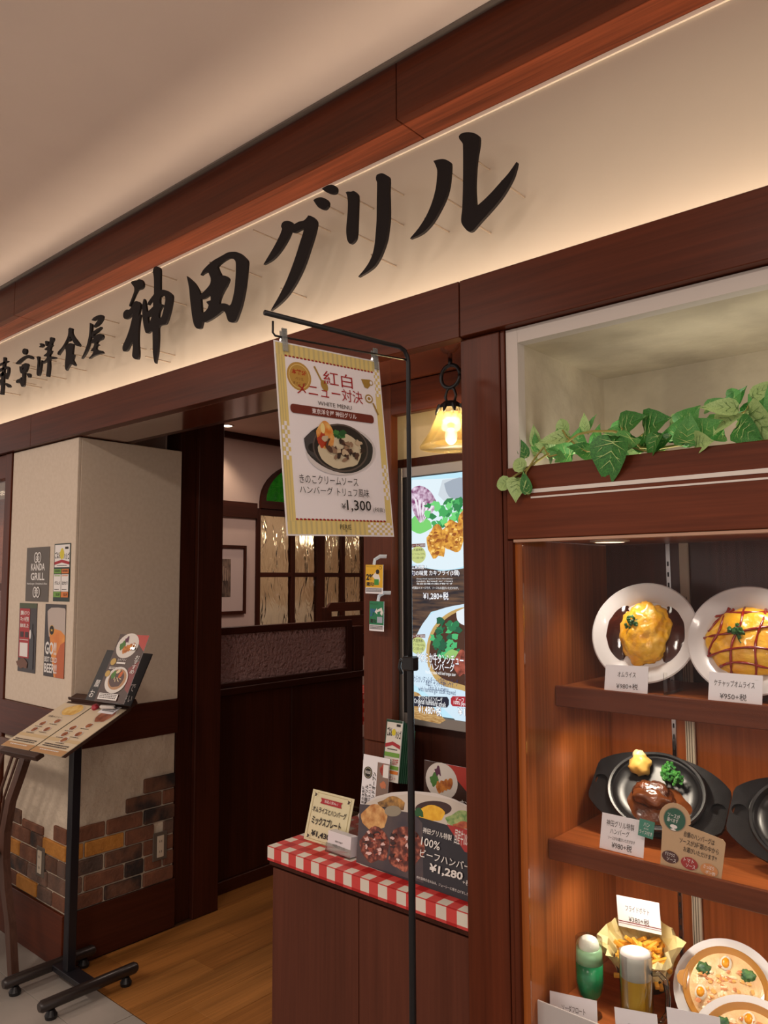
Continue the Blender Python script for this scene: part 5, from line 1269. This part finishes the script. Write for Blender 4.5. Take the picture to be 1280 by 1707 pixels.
# wobblers on the pillar
def wobbler(label, px, py, w_, h_, draw, sp):
    a = Q(px, py, Y=1.770)
    t, P = card('shelf_talker', label, 'price tag', a, (1, 0, -.02), (0, 0, 1), w_, h_, group='refund tags on the pillar')
    draw(P); P.build()
    p = inv_ = None
    M = WM[t.name]; x = w_*sp
    MB().tube([M @ Vector((x-.014, h_, -.002)), M @ Vector((x-.012, h_+.016, -.004)), M @ Vector((x, h_+.026, .0-.014)), M @ Vector((x+.014, h_+.026, -.029))], .007, 4, flat=.12).build('plastic_arm', plain('arm_white', S(226, 224, 222), .4), t)
yel = plain('wob_yellow', S(232, 180, 30), .5); gn = plain('wob_green', S(30, 128, 84), .5)
def dy(P):
    P.rect(0, 0, 1, .79, yel); P.text('キャッシュレスで', .06, .03, .60, .09, ink); P.text('2%', .04, .32, .46, .54, ink, bold=.05); P.text('還元!', .06, .60, .50, .74, ink, bold=.04)
    P.ell(.70, .24, .10, .10, ink); P.poly([(.40, .40), (.62, .24), (.60, .32), (.78, .34), (.86, .50), (.78, .64)], wt); P.rect(.52, .50, .78, .70, plain('wob_note', S(60, 150, 60), .5)); P.ell(.86, .10, .07, .07, ink); P.ell(.86, .10, .055, .055, yel)
    P.lines(.05, .82, .95, .95, 3, ink, 2)
def dg(P):
    P.rect(0, 0, 1, .79, gn); P.text('キャッシュレスで', .06, .05, .60, .13, ink); P.text('5%', .06, .25, .46, .52, plain('wob_blue', S(40, 100, 150), .5), bold=.05); P.text('還元!', .06, .60, .50, .74, ink, bold=.04)
    P.poly([(.38, .36), (.54, .22), (.52, .30), (.86, .20), (.96, .36), (.90, .48), (.76, .42), (.80, .32), (.56, .36), (.56, .44)], wt); P.rect(.55, .52, .92, .72, plain('wob_card', S(170, 180, 196), .5))
    P.lines(.05, .82, .95, .95, 3, ink, 3)
wobbler('yellow 2% cashless refund tag on a white curved arm on the pillar', 609, 989, .071, .088, dy, .65)
wobbler('green 5% cashless refund tag hanging below the yellow one', 615.5, 1051, .058, .090, dg, .8)

# ================================================================== POSTER ON STAND
yaw = 1.439
U = Vector((math.cos(yaw), math.sin(yaw), .026)).normalized(); V = Vector((.0918, -.012, -1)).normalized()
O_TL = Vector((-1.2247, 1.0664, 2.0567))+Vector((0, 0, 0)); w_, h_ = .297, .420
O_BL = O_TL+V*h_
t, P = card('hanging_poster', 'long paper poster of a creamy hamburger dish reading ¥1,300, clipped to a black rail', 'poster', O_BL, U, -V, w_, h_, t=.0006)
P.z = .0003; P.step = .00008
yl = plain('poster_yellow', S(228, 208, 132), .6); yl2 = plain('poster_khaki', S(206, 190, 132), .6); pw = plain('poster_white', S(244, 241, 246), .55); pbr = plain('poster_brown', S(112, 42, 28), .5); prd = plain('poster_red', S(166, 20, 30), .5)
P.rect(.012, .008, .988, .992, yl)
for k in range(22):
    x = .03+k*.0445
    P.rect(x, .008, x+.018, .07, yl2); P.z -= P.step; P.rect(x, .925, x+.018, .992, yl2); P.z -= P.step
P.z += P.step*2
for k in range(3): P.rect(.012+k*.022, .07, .02+k*.022, .93, yl2); P.z -= P.step
P.z += P.step
for r in range(5):
    for c in range(9):
        if (r+c) % 2: P.rect(.74+c*.028, .925+r*.0134, .768+c*.028, .9384+r*.0134, pw); P.z -= P.step
for r in range(9):
    for c in range(3):
        if (r+c) % 2: P.rect(.02+c*.022, .42+r*.022, .042+c*.022, .442+r*.022, pw); P.rect(.93+c*.022, .60+r*.022, .952+c*.022, .622+r*.022, pw); P.rect(.92+c*.022, .05+r*.018, .942+c*.022, .068+r*.018, pw); P.z -= P.step*3
P.z += P.step*3
P.rect(.085, .075, .93, .915, pw)
for k in range(25):
    x = .085+k*.034
    for y in (.068, .912): P.rect(x, y, x+.017, y+.009, prd); P.rect(x+.017, y+.002, x+.022, y+.009, bk); P.z -= P.step*2
P.z += P.step*2
P.ell(.20, .172, .108, .108, plain('medal_gold', S(190, 150, 70), .4)); P.ell(.20, .172, .092, .092, plain('medal_line', S(226, 200, 130), .4)); P.ell(.20, .172, .086, .086, plain('medal_gold', S(190, 150, 70), .4))
P.text('本館5F', .135, .135, .265, .165, plain('medal_red', S(180, 60, 20), .5), bold=.03); P.text('ベリエ', .165, .178, .235, .193, pbr); P.text('ダイニング', .14, .203, .26, .218, pbr)
gd = plain('cutlery_gold', S(170, 136, 62), .4)
P.poly([(.335, .105), (.35, .10), (.42, .19), (.41, .197)], gd); P.ell(.425, .20, .03, .045, gd, rot=25)
P.poly([(.79, .125), (.885, .120), (.88, .155), (.85, .175), (.82, .170)], gd); P.ell(.89, .138, .022, .022, gd); P.ell(.89, .138, .014, .014, pw)
P.text('紅白', .42, .115, .70, .192, prd, bold=.0)
P.text('メニュー対決', .17, .200, .79, .270, prd, bold=.0)
P.ell(.855, .232, .04, .035, gd); P.ell(.855, .232, .028, .024, pw); P.ell(.855, .232, .016, .013, gd); P.poly([(.885, .255), (.90, .252), (.945, .315), (.93, .32)], gd)
P.text('WHITE MENU', .35, .290, .67, .312, plain('text_grey', S(80, 70, 64), .6), bold=0)
P.rrect(.10, .325, .885, .372, pbr, .4); P.text('東京洋食屋 神田グリル', .29, .333, .71, .362, pw, bold=.01)
# dish
P.ell(.54, .545, .335, .185, plain('soft_shadow_print', S(216, 212, 212), .6), rot=8)
P.poly([(.20, .50), (.33, .43), (.52, .405), (.70, .425), (.84, .49), (.84, .55), (.80, .60), (.66, .655), (.50, .665), (.34, .635), (.22, .575)], plain('dish_iron', S(44, 42, 44), .35), smooth=3)
P.poly([(.20, .50), (.28, .455), (.40, .50), (.40, .60), (.30, .60), (.22, .565)], plain('dish_iron2', S(66, 64, 66), .35), smooth=2)
P.ell(.285, .545, .055, .035, plain('dish_hole', S(24, 22, 24), .35))
P.ell(.535, .53, .265, .185, plain('pan_rim', S(92, 80, 76), .3), rot=6); P.ell(.535, .53, .252, .172, plain('pan_in', S(34, 28, 28), .3), rot=6); P.ell(.53, .545, .21, .135, plain('cream_sauce', S(214, 202, 172), .4), rot=6, wob=.05)
P.ell(.40, .47, .085, .10, mottled('poster_potato', S(220, 120, 30), S(240, 200, 120), 40, .4), wob=.1); P.ell(.37, .50, .05, .05, plain('poster_bacon', S(180, 60, 30), .4), wob=.3); P.ell(.375, .435, .02, .04, plain('butter_print', S(240, 220, 150), .4))
for k in range(9): P.ell(.53+rd.uniform(-.04, .05), .457+rd.uniform(-.014, .016), .025, .02, (plain('print_green', S(32, 90, 44), .4), plain('print_green2', S(60, 130, 60), .4))[k % 2], n=10, wob=.3, seed=k)
for k in range(34):
    x = .56+rd.gauss(0, .075); y = .535+rd.gauss(0, .03)
    P.ell(x, y, rd.uniform(.02, .038), rd.uniform(.012, .022), (plain('mush_a', S(150, 120, 96), .4), plain('mush_b', S(84, 56, 44), .4), plain('mush_c', S(200, 180, 150), .4), plain('mush_d', S(52, 34, 30), .4))[k % 4], n=10, wob=.3, seed=k, rot=rd.uniform(0, 180))
P.text('きのこクリームソース', .125, .690, .66, .735, bk, bold=.0); P.text('ハンバーグ', .12, .748, .415, .788, bk, bold=.0); P.text('トリュフ風味', .455, .748, .76, .793, bk, bold=.0)
P.text('¥', .485, .830, .525, .860, bk, bold=0); P.text('1,300', .535, .810, .77, .874, bk, bold=.01); P.text('(税抜)', .79, .845, .905, .873, bk, bold=0)
P.text('PERIE', .455, .942, .56, .967, bk, bold=.0); P.text('千葉', .495, .972, .52, .98, bk)
P.build()
# clips (top corners)
for k, fx in enumerate((.055, .925)):
    c = O_TL+U*w_*fx
    M = frame(c, U, -V)
    t = thing('plastic_clip', ['clear plastic clip at the outer top corner of the hanging poster', 'clear plastic clip at the inner top corner of the hanging poster'][k], 'clip', mat=M, group='poster clips')
    ac = clear('clip_plastic', (.90, .92, .92, 1), .3, opac=.25, ocol=S(200, 205, 205))
    MB().box(-.007, .007, -.022, .030, .002, .005, .001).build('front_jaw', ac, t, world=False); MB().box(-.007, .007, -.022, .026, -.006, -.003, .001).build('back_jaw', ac, t, world=False)
    MB().tube([(-.008, .004, -.002), (.008, .004, -.002)], .004, 8).build('hinge', chrome, t, world=False)
    for q in range(5): MB().box(-.005, .005, .010+q*.004, .0115+q*.004, .0052, .006).build('ridge', ac, t, world=False)
# stand
pole = Vector((-1.158, 1.425, 0))
t = thing('poster_stand', 'tall slim black metal poster stand with a bent top arm', 'stand', loc=(pole.x, pole.y, 0))
end = Q(441, 521, Y=1.0136)
d_ = (Vector((end.x, end.y, 0))-Vector((pole.x, pole.y, 0))).normalized()
TZ = Q(672, 583, Y=1.42).z
arm = [Vector((pole.x, pole.y, .94)), Vector((pole.x, pole.y, TZ-.035)), Vector((pole.x, pole.y, TZ-.02))+d_*.003, Vector((pole.x, pole.y, TZ-.006))+d_*.012, Vector((pole.x, pole.y, TZ))+d_*.03, Vector(end)]
MB().tube(arm, .0056, 12).build('arm', blackm, t, smooth=True)
MB().tube([(pole.x, pole.y, .028), (pole.x, pole.y, 1.345)], .0082, 12).build('pole', blackm, t, smooth='auto')
rl = O_TL-V*.010-U*.012; rr_ = O_TL+U*w_-V*.010
railz = rl.z
pe = Vector((pole.x, pole.y, rr_.z+.004))
s0 = Vector((rl.x, rl.y, rl.z)); 
MB().tube([Vector((rl.x, rl.y, end.z-.003)), Vector((rl.x, rl.y, rl.z+.006)), s0+U*.006, pe], .0024, 8).build('rail', blackm, t, smooth=True)
MB().box(pole.x-.016, pole.x+.016, pole.y-.013, pole.y+.013, 1.335, 1.368, .003).build('clamp', blackm, t)
MB().tube([(pole.x-.016, pole.y, 1.35), (pole.x-.030, pole.y, 1.358), (pole.x-.034, pole.y, 1.340), (pole.x-.026, pole.y, 1.325)], .004, 8).build('clamp_lever', blackm, t, smooth=True)
MB().lathe([(0, .0), (.15, .0), (.15, .006), (.02, .012), (.012, .03), (0, .03)], 40).build('base', blackm, t, smooth='auto', world=False)

# ================================================================== MENU STAND
K = 1.048
TO = EYE+(Vector((-2.945, 1.252, .951))-EYE)*K+Vector((.0, 0, 0)); TU = Vector((math.cos(.04)*.9993, math.sin(.04), .037)); TV = Vector((-math.sin(.04)*math.cos(.46), math.cos(.04)*math.cos(.46), math.sin(.46)))
TM = frame(TO, TU, TV); tw, th = .44, .285
bs = thing('menu_stand', 'black metal menu stand with a sloping tray on two long feet', 'stand', loc=(-2.95, 1.53, 0))
tray = wood('tray_wood', S(66, 46, 38), 'x', rough=.4)
def tb_(x0, x1, y0, y1, z0, z1, nm, mt=tray, b=.002):
    mb = MB(); mb.box(x0, x1, y0, y1, z0, z1, b); mb.v = [tuple(TM @ Vector(p)) for p in mb.v]; mb.build(nm, mt, bs)
tb_(.0, tw, .012, th+.02, -.016, -.004, 'tray')
tb_(.03, tw-.14, -.022, .010, -.022, -.002, 'tray_lip')
tb_(.0, tw, th+.021, th+.055, -.010, .012, 'tray_ledge')
post_top = TM @ Vector((.20, .20, -.02))
MB().box(-2.968, -2.932, 1.525, 1.561, .06, post_top.z, .003).build('post', plain('stand_black', S(26, 25, 30), .35), bs)
for nm, X, y0, y1 in (('foot', -2.790, 1.352, 1.735), ('foot', -3.048, 1.338, 1.700)):
    MB().tube([(X, y0, .052), (X, y0+.01, .052), (X, y1-.01, .052), (X, y1, .052)], [.015, .021, .021, .015], 12).build(nm, plain('foot_brown', S(42, 34, 32), .3), bs, smooth='auto')
    for y in (y0+.045, y1-.045): MB().lathe([(0, 0), (.02, 0), (.022, .012), (.012, .03), (0, .03)], 16, c=(X, y, 0)).build('foot_pad', blackm, bs)
MB().box(-3.04, -2.80, 1.515, 1.575, .040, .062, .002).build('cross_bar', plain('stand_black', S(26, 25, 30), .35), bs)
mp = plain('menu_paper', S(214, 198, 170), .45); mp2 = plain('menu_tan', S(184, 142, 96), .5)
def menu_page(name, label, x0, w_, big, n):
    M = TM @ Matrix.Translation((x0, .002, .0)); r = thing(name, label, 'menu', mat=M, group='menu sheets on the stand')
    sh_o = MB().box(0, w_, 0, th, -.003, -.001).build('sheet', mp, r, world=False)
    P = Print(sh_o, w_, th, z=-.0007, step=.00008)
    P.rect(0, .90, 1, 1, mp2); P.rect(0, .70, 1, .76, plain('menu_tan_l', S(206, 182, 140), .5))
    b = (mottled('menu_gold_food', S(210, 160, 60), S(236, 206, 130), 30, .4), mottled('menu_meat_food', S(120, 60, 40), S(170, 104, 74), 30, .4))[n]
    P.ell(big[0], big[1], big[2]+.04, big[3]+.03, plain('print_plate_m', S(200, 186, 164) if n == 0 else S(176, 130, 96), .4)); P.ell(big[0], big[1], big[2], big[3], b, wob=.08)
    rd = random.Random(n+5)
    for i, (x, y) in enumerate(((.28, .48), (.62, .40), (.30, .62), (.66, .58), (.50, .72))[:4+n]):
        P.ell(x, y, .10, .075, plain('print_plate_l', S(214, 208, 200), .4)); P.ell(x, y, .08, .058, mottled('menu_dish', S(110, 50, 26), S(190, 120, 70), 60, .4), wob=.1, seed=i)
        P.lines(x-.12, y+.065, x+.14, y+.085, 1, hand, i)
    P.lines(.12, .82, .88, .89, 2, hand, 9); P.lines(.2, .93, .8, .96, 1, wt, 2)
    P.text('洋食メニュー', .12, .03 if n else .30, .62, .07 if n else .34, hand)
    P.build()
menu_page('menu_sheet', 'left menu sheet on the stand with a big yellow omelette picture', 0, .212, (.60, .14, .30, .16), 0)
menu_page('menu_sheet', 'right menu sheet on the stand with several small round dishes', .222, .218, (.70, .17, .22, .18), 1)
# pens on the ledge
def tpen(label, x0, y0, x1, y1, r, mt, nm='marker_pen', cat='pen'):
    a = TM @ Vector((x0, y0, .005+r)); b = TM @ Vector((x1, y1, .005+r)); o = thing(nm, label, cat, loc=a)
    MB().tube([a, a+(b-a)*.1, b-(b-a)*.1, b], [r*.6, r, r, r*.5], 10).build('barrel', mt, o, smooth=True)
    MB().tube([b, b+(b-a).normalized()*.012], [r*.5, r*.2], 8).build('tip', blackm, o)
tpen('white marker pen lying on the ledge of the menu stand', .30, th-.015, .39, th-.008, .008, white)
t = thing('red_magnet', 'red round magnet on the ledge of the menu stand', 'magnet', mat=TM @ Matrix.Translation((.255, th-.012, .0)))
MB().lathe([(0, 0), (.014, 0), (.016, .008), (.010, .016), (0, .017)], 20).build('knob', plain('magnet_red', S(170, 40, 56), .4), t, smooth='auto', world=False)
t, P = card('note_slip', 'small white slip of paper at the top right of the menu sheets', 'paper', TM @ Vector((.30, th-.035, .0012)), TU, TV, .10, .045); P.lines(.1, .2, .9, .8, 3, hand); P.build()
# black board leaning behind, with leaflet
bl = EYE+(Vector((-2.769, 1.480, 1.104))-EYE)*1.03
t, P = card('black_message_board', 'black board with white hiragana standing behind the menus', 'board', bl, (1, .15, -.012), (0, .52, 1), .262, .205, t=.004, mat=plain('board_black', S(22, 22, 26), .4))
P.text('願', .06, .60, .16, .74, wt); P.text('お', .04, .80, .14, .94, wt); P.text('で', .84, .60, .94, .74, wt); P.text('さい', .80, .80, .97, .94, wt); P.build('lettering')
t, P = card('stand_leaflet', 'brown and red food leaflet clipped upright on the menu stand', 'leaflet', EYE+(Vector((-2.649, 1.45, 1.115))-EYE)*1.018, (1, .21, -.005), (0, .50, 1), .153, .262)
leaflet(P); P.build()
t = thing('paper_clip', 'small silver bulldog clip near the top of the stand leaflet', 'clip', mat=WM['stand_leaflet'] @ Matrix.Translation((.10, .205, .002)))
MB().box(-.012, .012, -.004, .006, 0, .006, .001).build('jaw', chrome, t, world=False); MB().tube([(-.006, .006, .003), (-.006, .018, .003), (.006, .018, .003), (.006, .006, .003)], .0012, 6).build('wire_handle', chrome, t, world=False)

# ================================================================== CHAIR AT THE LEFT
t = thing('wooden_chair', 'dark wooden slat-back chair in front of the pillar, cut by the left photo edge', 'chair', loc=(-3.55, 1.36, 0))
def cp(pxs, Y): return [Q(x, y, Y=Y) for x, y in pxs]
YC = 1.42
rl_ = cp([(45, 1256), (32, 1295), (18, 1335), (9, 1385), (7, 1430), (10, 1480), (17, 1535), (25, 1578)], YC)
rl_[-1].z = 0.0
mb = MB(); vs = []; fs = []
def bar(mb, pts, wx_, wy_):
    n = len(pts); vs = []; fs = []
    for p, w0, w1 in zip(pts, wx_, wy_): vs += [(p.x-w0, p.y-w1, p.z), (p.x+w0, p.y-w1, p.z), (p.x+w0, p.y+w1, p.z), (p.x-w0, p.y+w1, p.z)]
    for i in range(n-1):
        for k in range(4): fs.append((i*4+k, i*4+(k+1) % 4, i*4+4+(k+1) % 4, i*4+4+k))
    fs.append((0, 1, 2, 3)); fs.append(tuple(4*(n-1)+k for k in (3, 2, 1, 0))); mb.add(vs, fs); return mb
bar(mb, rl_, [.021]*4+[.022]*3+[.019], [.014]*8).build('leg', wchair, t)
dx = Vector((-.46, .0, 0))
bar(MB(), [p+dx for p in rl_], [.021]*8, [.014]*8).build('leg', wchair, t)
topz = rl_[0].z
for k, f in enumerate((.14, .24, .42, .58, .74, .88)):
    a = rl_[0]+dx*f; b = rl_[4]+dx*f; b.z = .47; a2 = rl_[2]+dx*f
    MB().tube([b, a2, a], .007 if k else .006, 6).build('slat', wchair, t, smooth=True)
a = rl_[0]; mb = MB(); bar(mb, [a+Vector((.02, 0, -.012)), a+dx*.5+Vector((0, .02, -.012)), a+dx+Vector((-.02, 0, -.012))], [.012]*3, [.016]*3)
MB().box(a.x-.49, a.x+.02, a.y-.012, a.y+.012, a.z-.03, a.z+.035, .008).build('top_rail', wchair, t)
s4 = rl_[4]
MB().box(s4.x-.47, s4.x+.01, s4.y-.42, s4.y-.017, .44, .475, .01).build('seat', plain('seat_brown', S(56, 34, 28), .5), t)
MB().box(s4.x-.45, s4.x-.01, s4.y-.016, s4.y+.006, .40, .45, .003).build('apron', wchair, t)
for x in (s4.x-.44, s4.x-.02): MB().box(x-.018, x+.018, s4.y-.40, s4.y-.37, 0, .438, .003).build('leg', wchair, t)

# ================================================================== INTERIOR FURNITURE AND PICTURE
t = thing('framed_picture', 'dark-framed sepia street picture on the pinkish inner wall', 'picture')
y1_, z0_, z1_ = 3.615, 1.300, 1.795; y0_ = 3.10
for nm, a, b, c, d in (('frame_side', y1_-.022, y1_, z0_, z1_), ('frame_side', y0_, y0_+.022, z0_, z1_), ('frame_top', y0_+.0225, y1_-.0225, z1_-.022, z1_), ('frame_bottom', y0_+.0225, y1_-.0225, z0_, z0_+.022)):
    MB().box(XW+.002, XW+.026, a, b, c, d, .002).build(nm, wdk_z, t)
MB().box(XW+.002, XW+.012, y0_+.02, y1_-.02, z0_+.02, z1_-.02).build('mat_board', plain('mat_pink_white', S(206, 186, 180), .7), t)
MB().box(XW+.012, XW+.0135, y0_+.13, y1_-.135, z0_+.125, z1_-.10).build('photograph', mottled('sepia_street', S(52, 38, 32), S(136, 112, 96), 14, .6, stretch=(1, 2.5, 1)), t)
# street shapes of the sepia photo
mb = MB(); mb.box(XW+.0136, XW+.0142, y0_+.15, y0_+.21, z0_+.16, z1_-.13); mb.build('dark_house', plain('sepia_dark', S(48, 34, 30), .7), t)
for k in range(6): MB().box(XW+.0136, XW+.0142, y0_+.23+k*.022, y0_+.240+k*.022, z0_+.15, z0_+.19+.01*(k % 3)).build('figure', plain('sepia_mid', S(92, 74, 64), .7), t)
for k in range(4): MB().box(XW+.0136, XW+.0142, y1_-.22+k*.018, y1_-.212+k*.018, z0_+.24, z1_-.14-k*.012).build('facade_strip', plain('sepia_light', S(166, 142, 124), .7), t)

def inside_chair(label, x, y, z_top, facing=0):
    t = thing('dining_chair', label, 'chair', mat=Matrix.Translation((x, y, 0)) @ Matrix.Rotation(facing, 4, 'Z'))
    for s in (0, .46):
        MB().box(-.018, .018, s, s+.03, 0, z_top-.03, .004).build('leg', wdk_z, t, world=False)
        MB().box(.36, .395, s, s+.03, 0, .44, .004).build('leg', wdk_z, t, world=False)
    pts = [(0, z_top-.16), (.49, z_top-.16), (.49, z_top-.03), (.46, z_top), (.03, z_top), (0, z_top-.03)]
    hole = [(.035, z_top-.09), (.455, z_top-.09), (.455, z_top-.058), (.035, z_top-.058)]
    MB().prism([pts, hole], (0, 0, 0), (0, 1, 0), (0, 0, 1), (1, 0, 0), .0185, .042).build('backrest', wdk_y, t, world=False)
    MB().box(-.01, .40, .005, .485, .44, .48, .008).build('seat', plain('seat_dark', S(48, 30, 28), .5), t, world=False)
    MB().box(-.012, .012, .035, .455, z_top-.34, z_top-.22, .003).build('lower_rail', wdk_y, t, world=False)
inside_chair('dark high-backed chair with a slotted top rail behind the low partition', -3.62, 3.56, 1.395)
t = thing('dining_table', 'small table under red gingham cloth seen through the gap by the pillar', 'table', loc=(-3.75, 4.55, 0))
MB().box(-.38, .38, -.35, .35, .695, .72, .003).build('tabletop', wdk_y, t, world=False)
for a in (-1, 1):
    for b in (-1, 1): MB().box(a*.33-.02, a*.33+.02, b*.30-.02, b*.30+.02, 0, .694, .003).build('leg', wdk_z, t, world=False)
o = MB().box(-4.14, -3.36, 4.19, 4.91, .7205, .724); o.box(-4.14, -3.36, 4.186, 4.189, .50, .724); o.box(-3.359, -3.356, 4.19, 4.91, .50, .724)
o = o.build('tablecloth', gingham); tag(o, 'red and white gingham cloth on the table inside the restaurant', 'tablecloth')

# ================================================================== STICKERS ON THE PILLAR
YK = 1.5835
def sticker(name, label, x0, y0, x1, y1, mt, cat='poster'):
    a = Q(x0, y1, Y=YK); b = Q(x1, y0, Y=YK)
    return card(name, label, cat, (a.x, YK, a.z), (1, 0, 0), (0, 0, 1), b.x-a.x, b.z-a.z, mat=mt, t=.0012)
t, P = sticker('shop_name_plate', 'dark grey plate reading KANDA GRILL on the cream pillar', 42, 911, 83, 1002, plain('plate_grey', S(92, 84, 76), .5), 'sign')
P.text('KANDA', .22, .30, .82, .43, wt, bold=.02); P.text('GRILL', .22, .47, .82, .61, wt, bold=.02); P.text('Hamburger, Omelette & Rice', .06, .655, .94, .70, wt, bold=.01)
for cy, s in ((.19, 1), (.83, -1)):
    for q in (-1, 1):
        P.ell(.50+q*.07, cy, .085, .11, wt); P.ell(.50+q*.07, cy, .06, .085, plain('plate_grey', S(92, 84, 76), .5)); P.ell(.50+q*.05, cy+.01*s, .03, .04, wt); P.ell(.50+q*.05, cy+.01*s, .018, .024, plain('plate_grey', S(92, 84, 76), .5))
    P.poly([(.47, cy-.06*s), (.53, cy-.06*s), (.50, cy-.02*s)], wt); P.ell(.5, cy+.05*s, .02, .03, wt)
P.build()
t, P = sticker('coupon_poster', 'narrow coupon poster with yellow mark and green and orange boxes beside the grey plate', 88, 905, 118, 1002, plain('dark_teal', S(30, 50, 44), .5))
P.rect(.04, .02, .96, .41, wt); P.text('ごはん', .06, .14, .40, .26, ink, bold=.03); P.ell(.5, .18, .14, .16, plain('coupon_yellow', S(216, 200, 40), .5), wob=.1); P.text('ハシゴ', .62, .16, .95, .28, ink, bold=.03); P.rect(.68, .06, .88, .10, ink)
P.poly([(.04, .32), (.5, .28), (.96, .32), (.96, .37), (.5, .33), (.04, .37)], rdn); P.lines(.2, .375, .8, .395, 1, ink)
for x0, c1 in ((.04, plain('coupon_green', S(110, 160, 60), .5)), (.52, plain('coupon_orange', S(214, 120, 40), .5))):
    P.rect(x0, .44, x0+.44, .52, c1); P.rect(x0, .535, x0+.44, .83, wt); P.rect(x0, .835, x0+.44, .93, c1); P.lines(x0+.04, .55, x0+.40, .58, 1, c1, 3); P.text('グルメ' if x0 < .1 else 'おかわり', x0+.05, .65, x0+.39, .72, ink, bold=.02); P.text('5%OFF' if x0 < .1 else '5%OFF', x0+.15, .86, x0+.40, .91, ink); P.lines(x0+.06, .79, x0+.34, .81, 1, ink, 4); P.lines(x0+.06, .46, x0+.38, .50, 2, ink, 7)
P.build()
t, P = sticker('wine_poster', 'dark poster with red label and white kana, left of the beer poster', 29, 1006, 62, 1118, plain('poster_dark', S(44, 34, 34), .4))
P.rect(0, 0, 1, .07, plain('leaf_edge', S(70, 80, 50), .5)); P.rect(.04, .08, .62, .80, plain('label_red', S(172, 40, 44), .5)); P.text('直輸入ワイン', .08, .11, .60, .18, wt, bold=.03); P.text('ネット販売', .08, .20, .56, .27, wt, bold=.03); P.text('始めました', .08, .295, .56, .36, wt, bold=.03)
P.rect(.10, .42, .30, .50, plain('qr_frame', S(60, 30, 34), .5)); P.rect(.38, .42, .58, .50, plain('qr_frame', S(60, 30, 34), .5)); P.lines(.08, .53, .58, .55, 1, wt); P.rect(.10, .58, .56, .78, wt)
P.poly([(.72, .30), (.80, .30), (.80, .42), (.88, .48), (.88, .95), (.64, .95), (.64, .48), (.72, .42)], plain('bottle_dark', S(22, 18, 22), .3)); P.ell(.68, .45, .05, .12, wt); P.ell(.3, .88, .34, .12, plain('wood_print', S(110, 70, 50), .5), wob=.2)
P.build()
t, P = sticker('beer_poster', 'beer poster reading GO!! BEST COLD BEER!! on the cream pillar', 72, 1008, 110, 1126, plain('poster_dark', S(44, 34, 34), .4))
P.poly([(.12, .10), (.30, .05), (.95, .05), (1, .10), (1, 1), (.62, 1), (.60, .5), (.22, .45), (.16, .3)], plain('beer_foam_print', S(190, 176, 166), .5), smooth=2)
P.poly([(.24, .38), (.5, .34), (.80, .36), (1, .42), (1, 1), (.52, 1), (.36, .7)], mottled('beer_print', S(216, 120, 24), S(236, 156, 50), 10, .4)); P.poly([(.52, .78), (.8, .55), (1, .5), (1, 1), (.6, 1)], plain('beer_deep', S(190, 88, 16), .4))
P.ell(.36, .36, .12, .12, plain('star_ring', S(196, 150, 50), .4)); P.ell(.36, .36, .105, .105, bk)
P.poly([(.36+.075*math.sin(k*PI/5)*(1 if k % 2 == 0 else .42), .36-.024*math.cos(k*PI/5)*(1 if k % 2 == 0 else .42)) for k in range(10)], plain('star_gold', S(214, 170, 60), .4))
P.text('GO!!', .06, .52, .62, .70, wt, bold=.03); P.text('BEST COLD', .05, .73, .66, .80, wt, bold=.02); P.text('BEER!!', .05, .82, .66, .95, wt, bold=.03)
P.build()
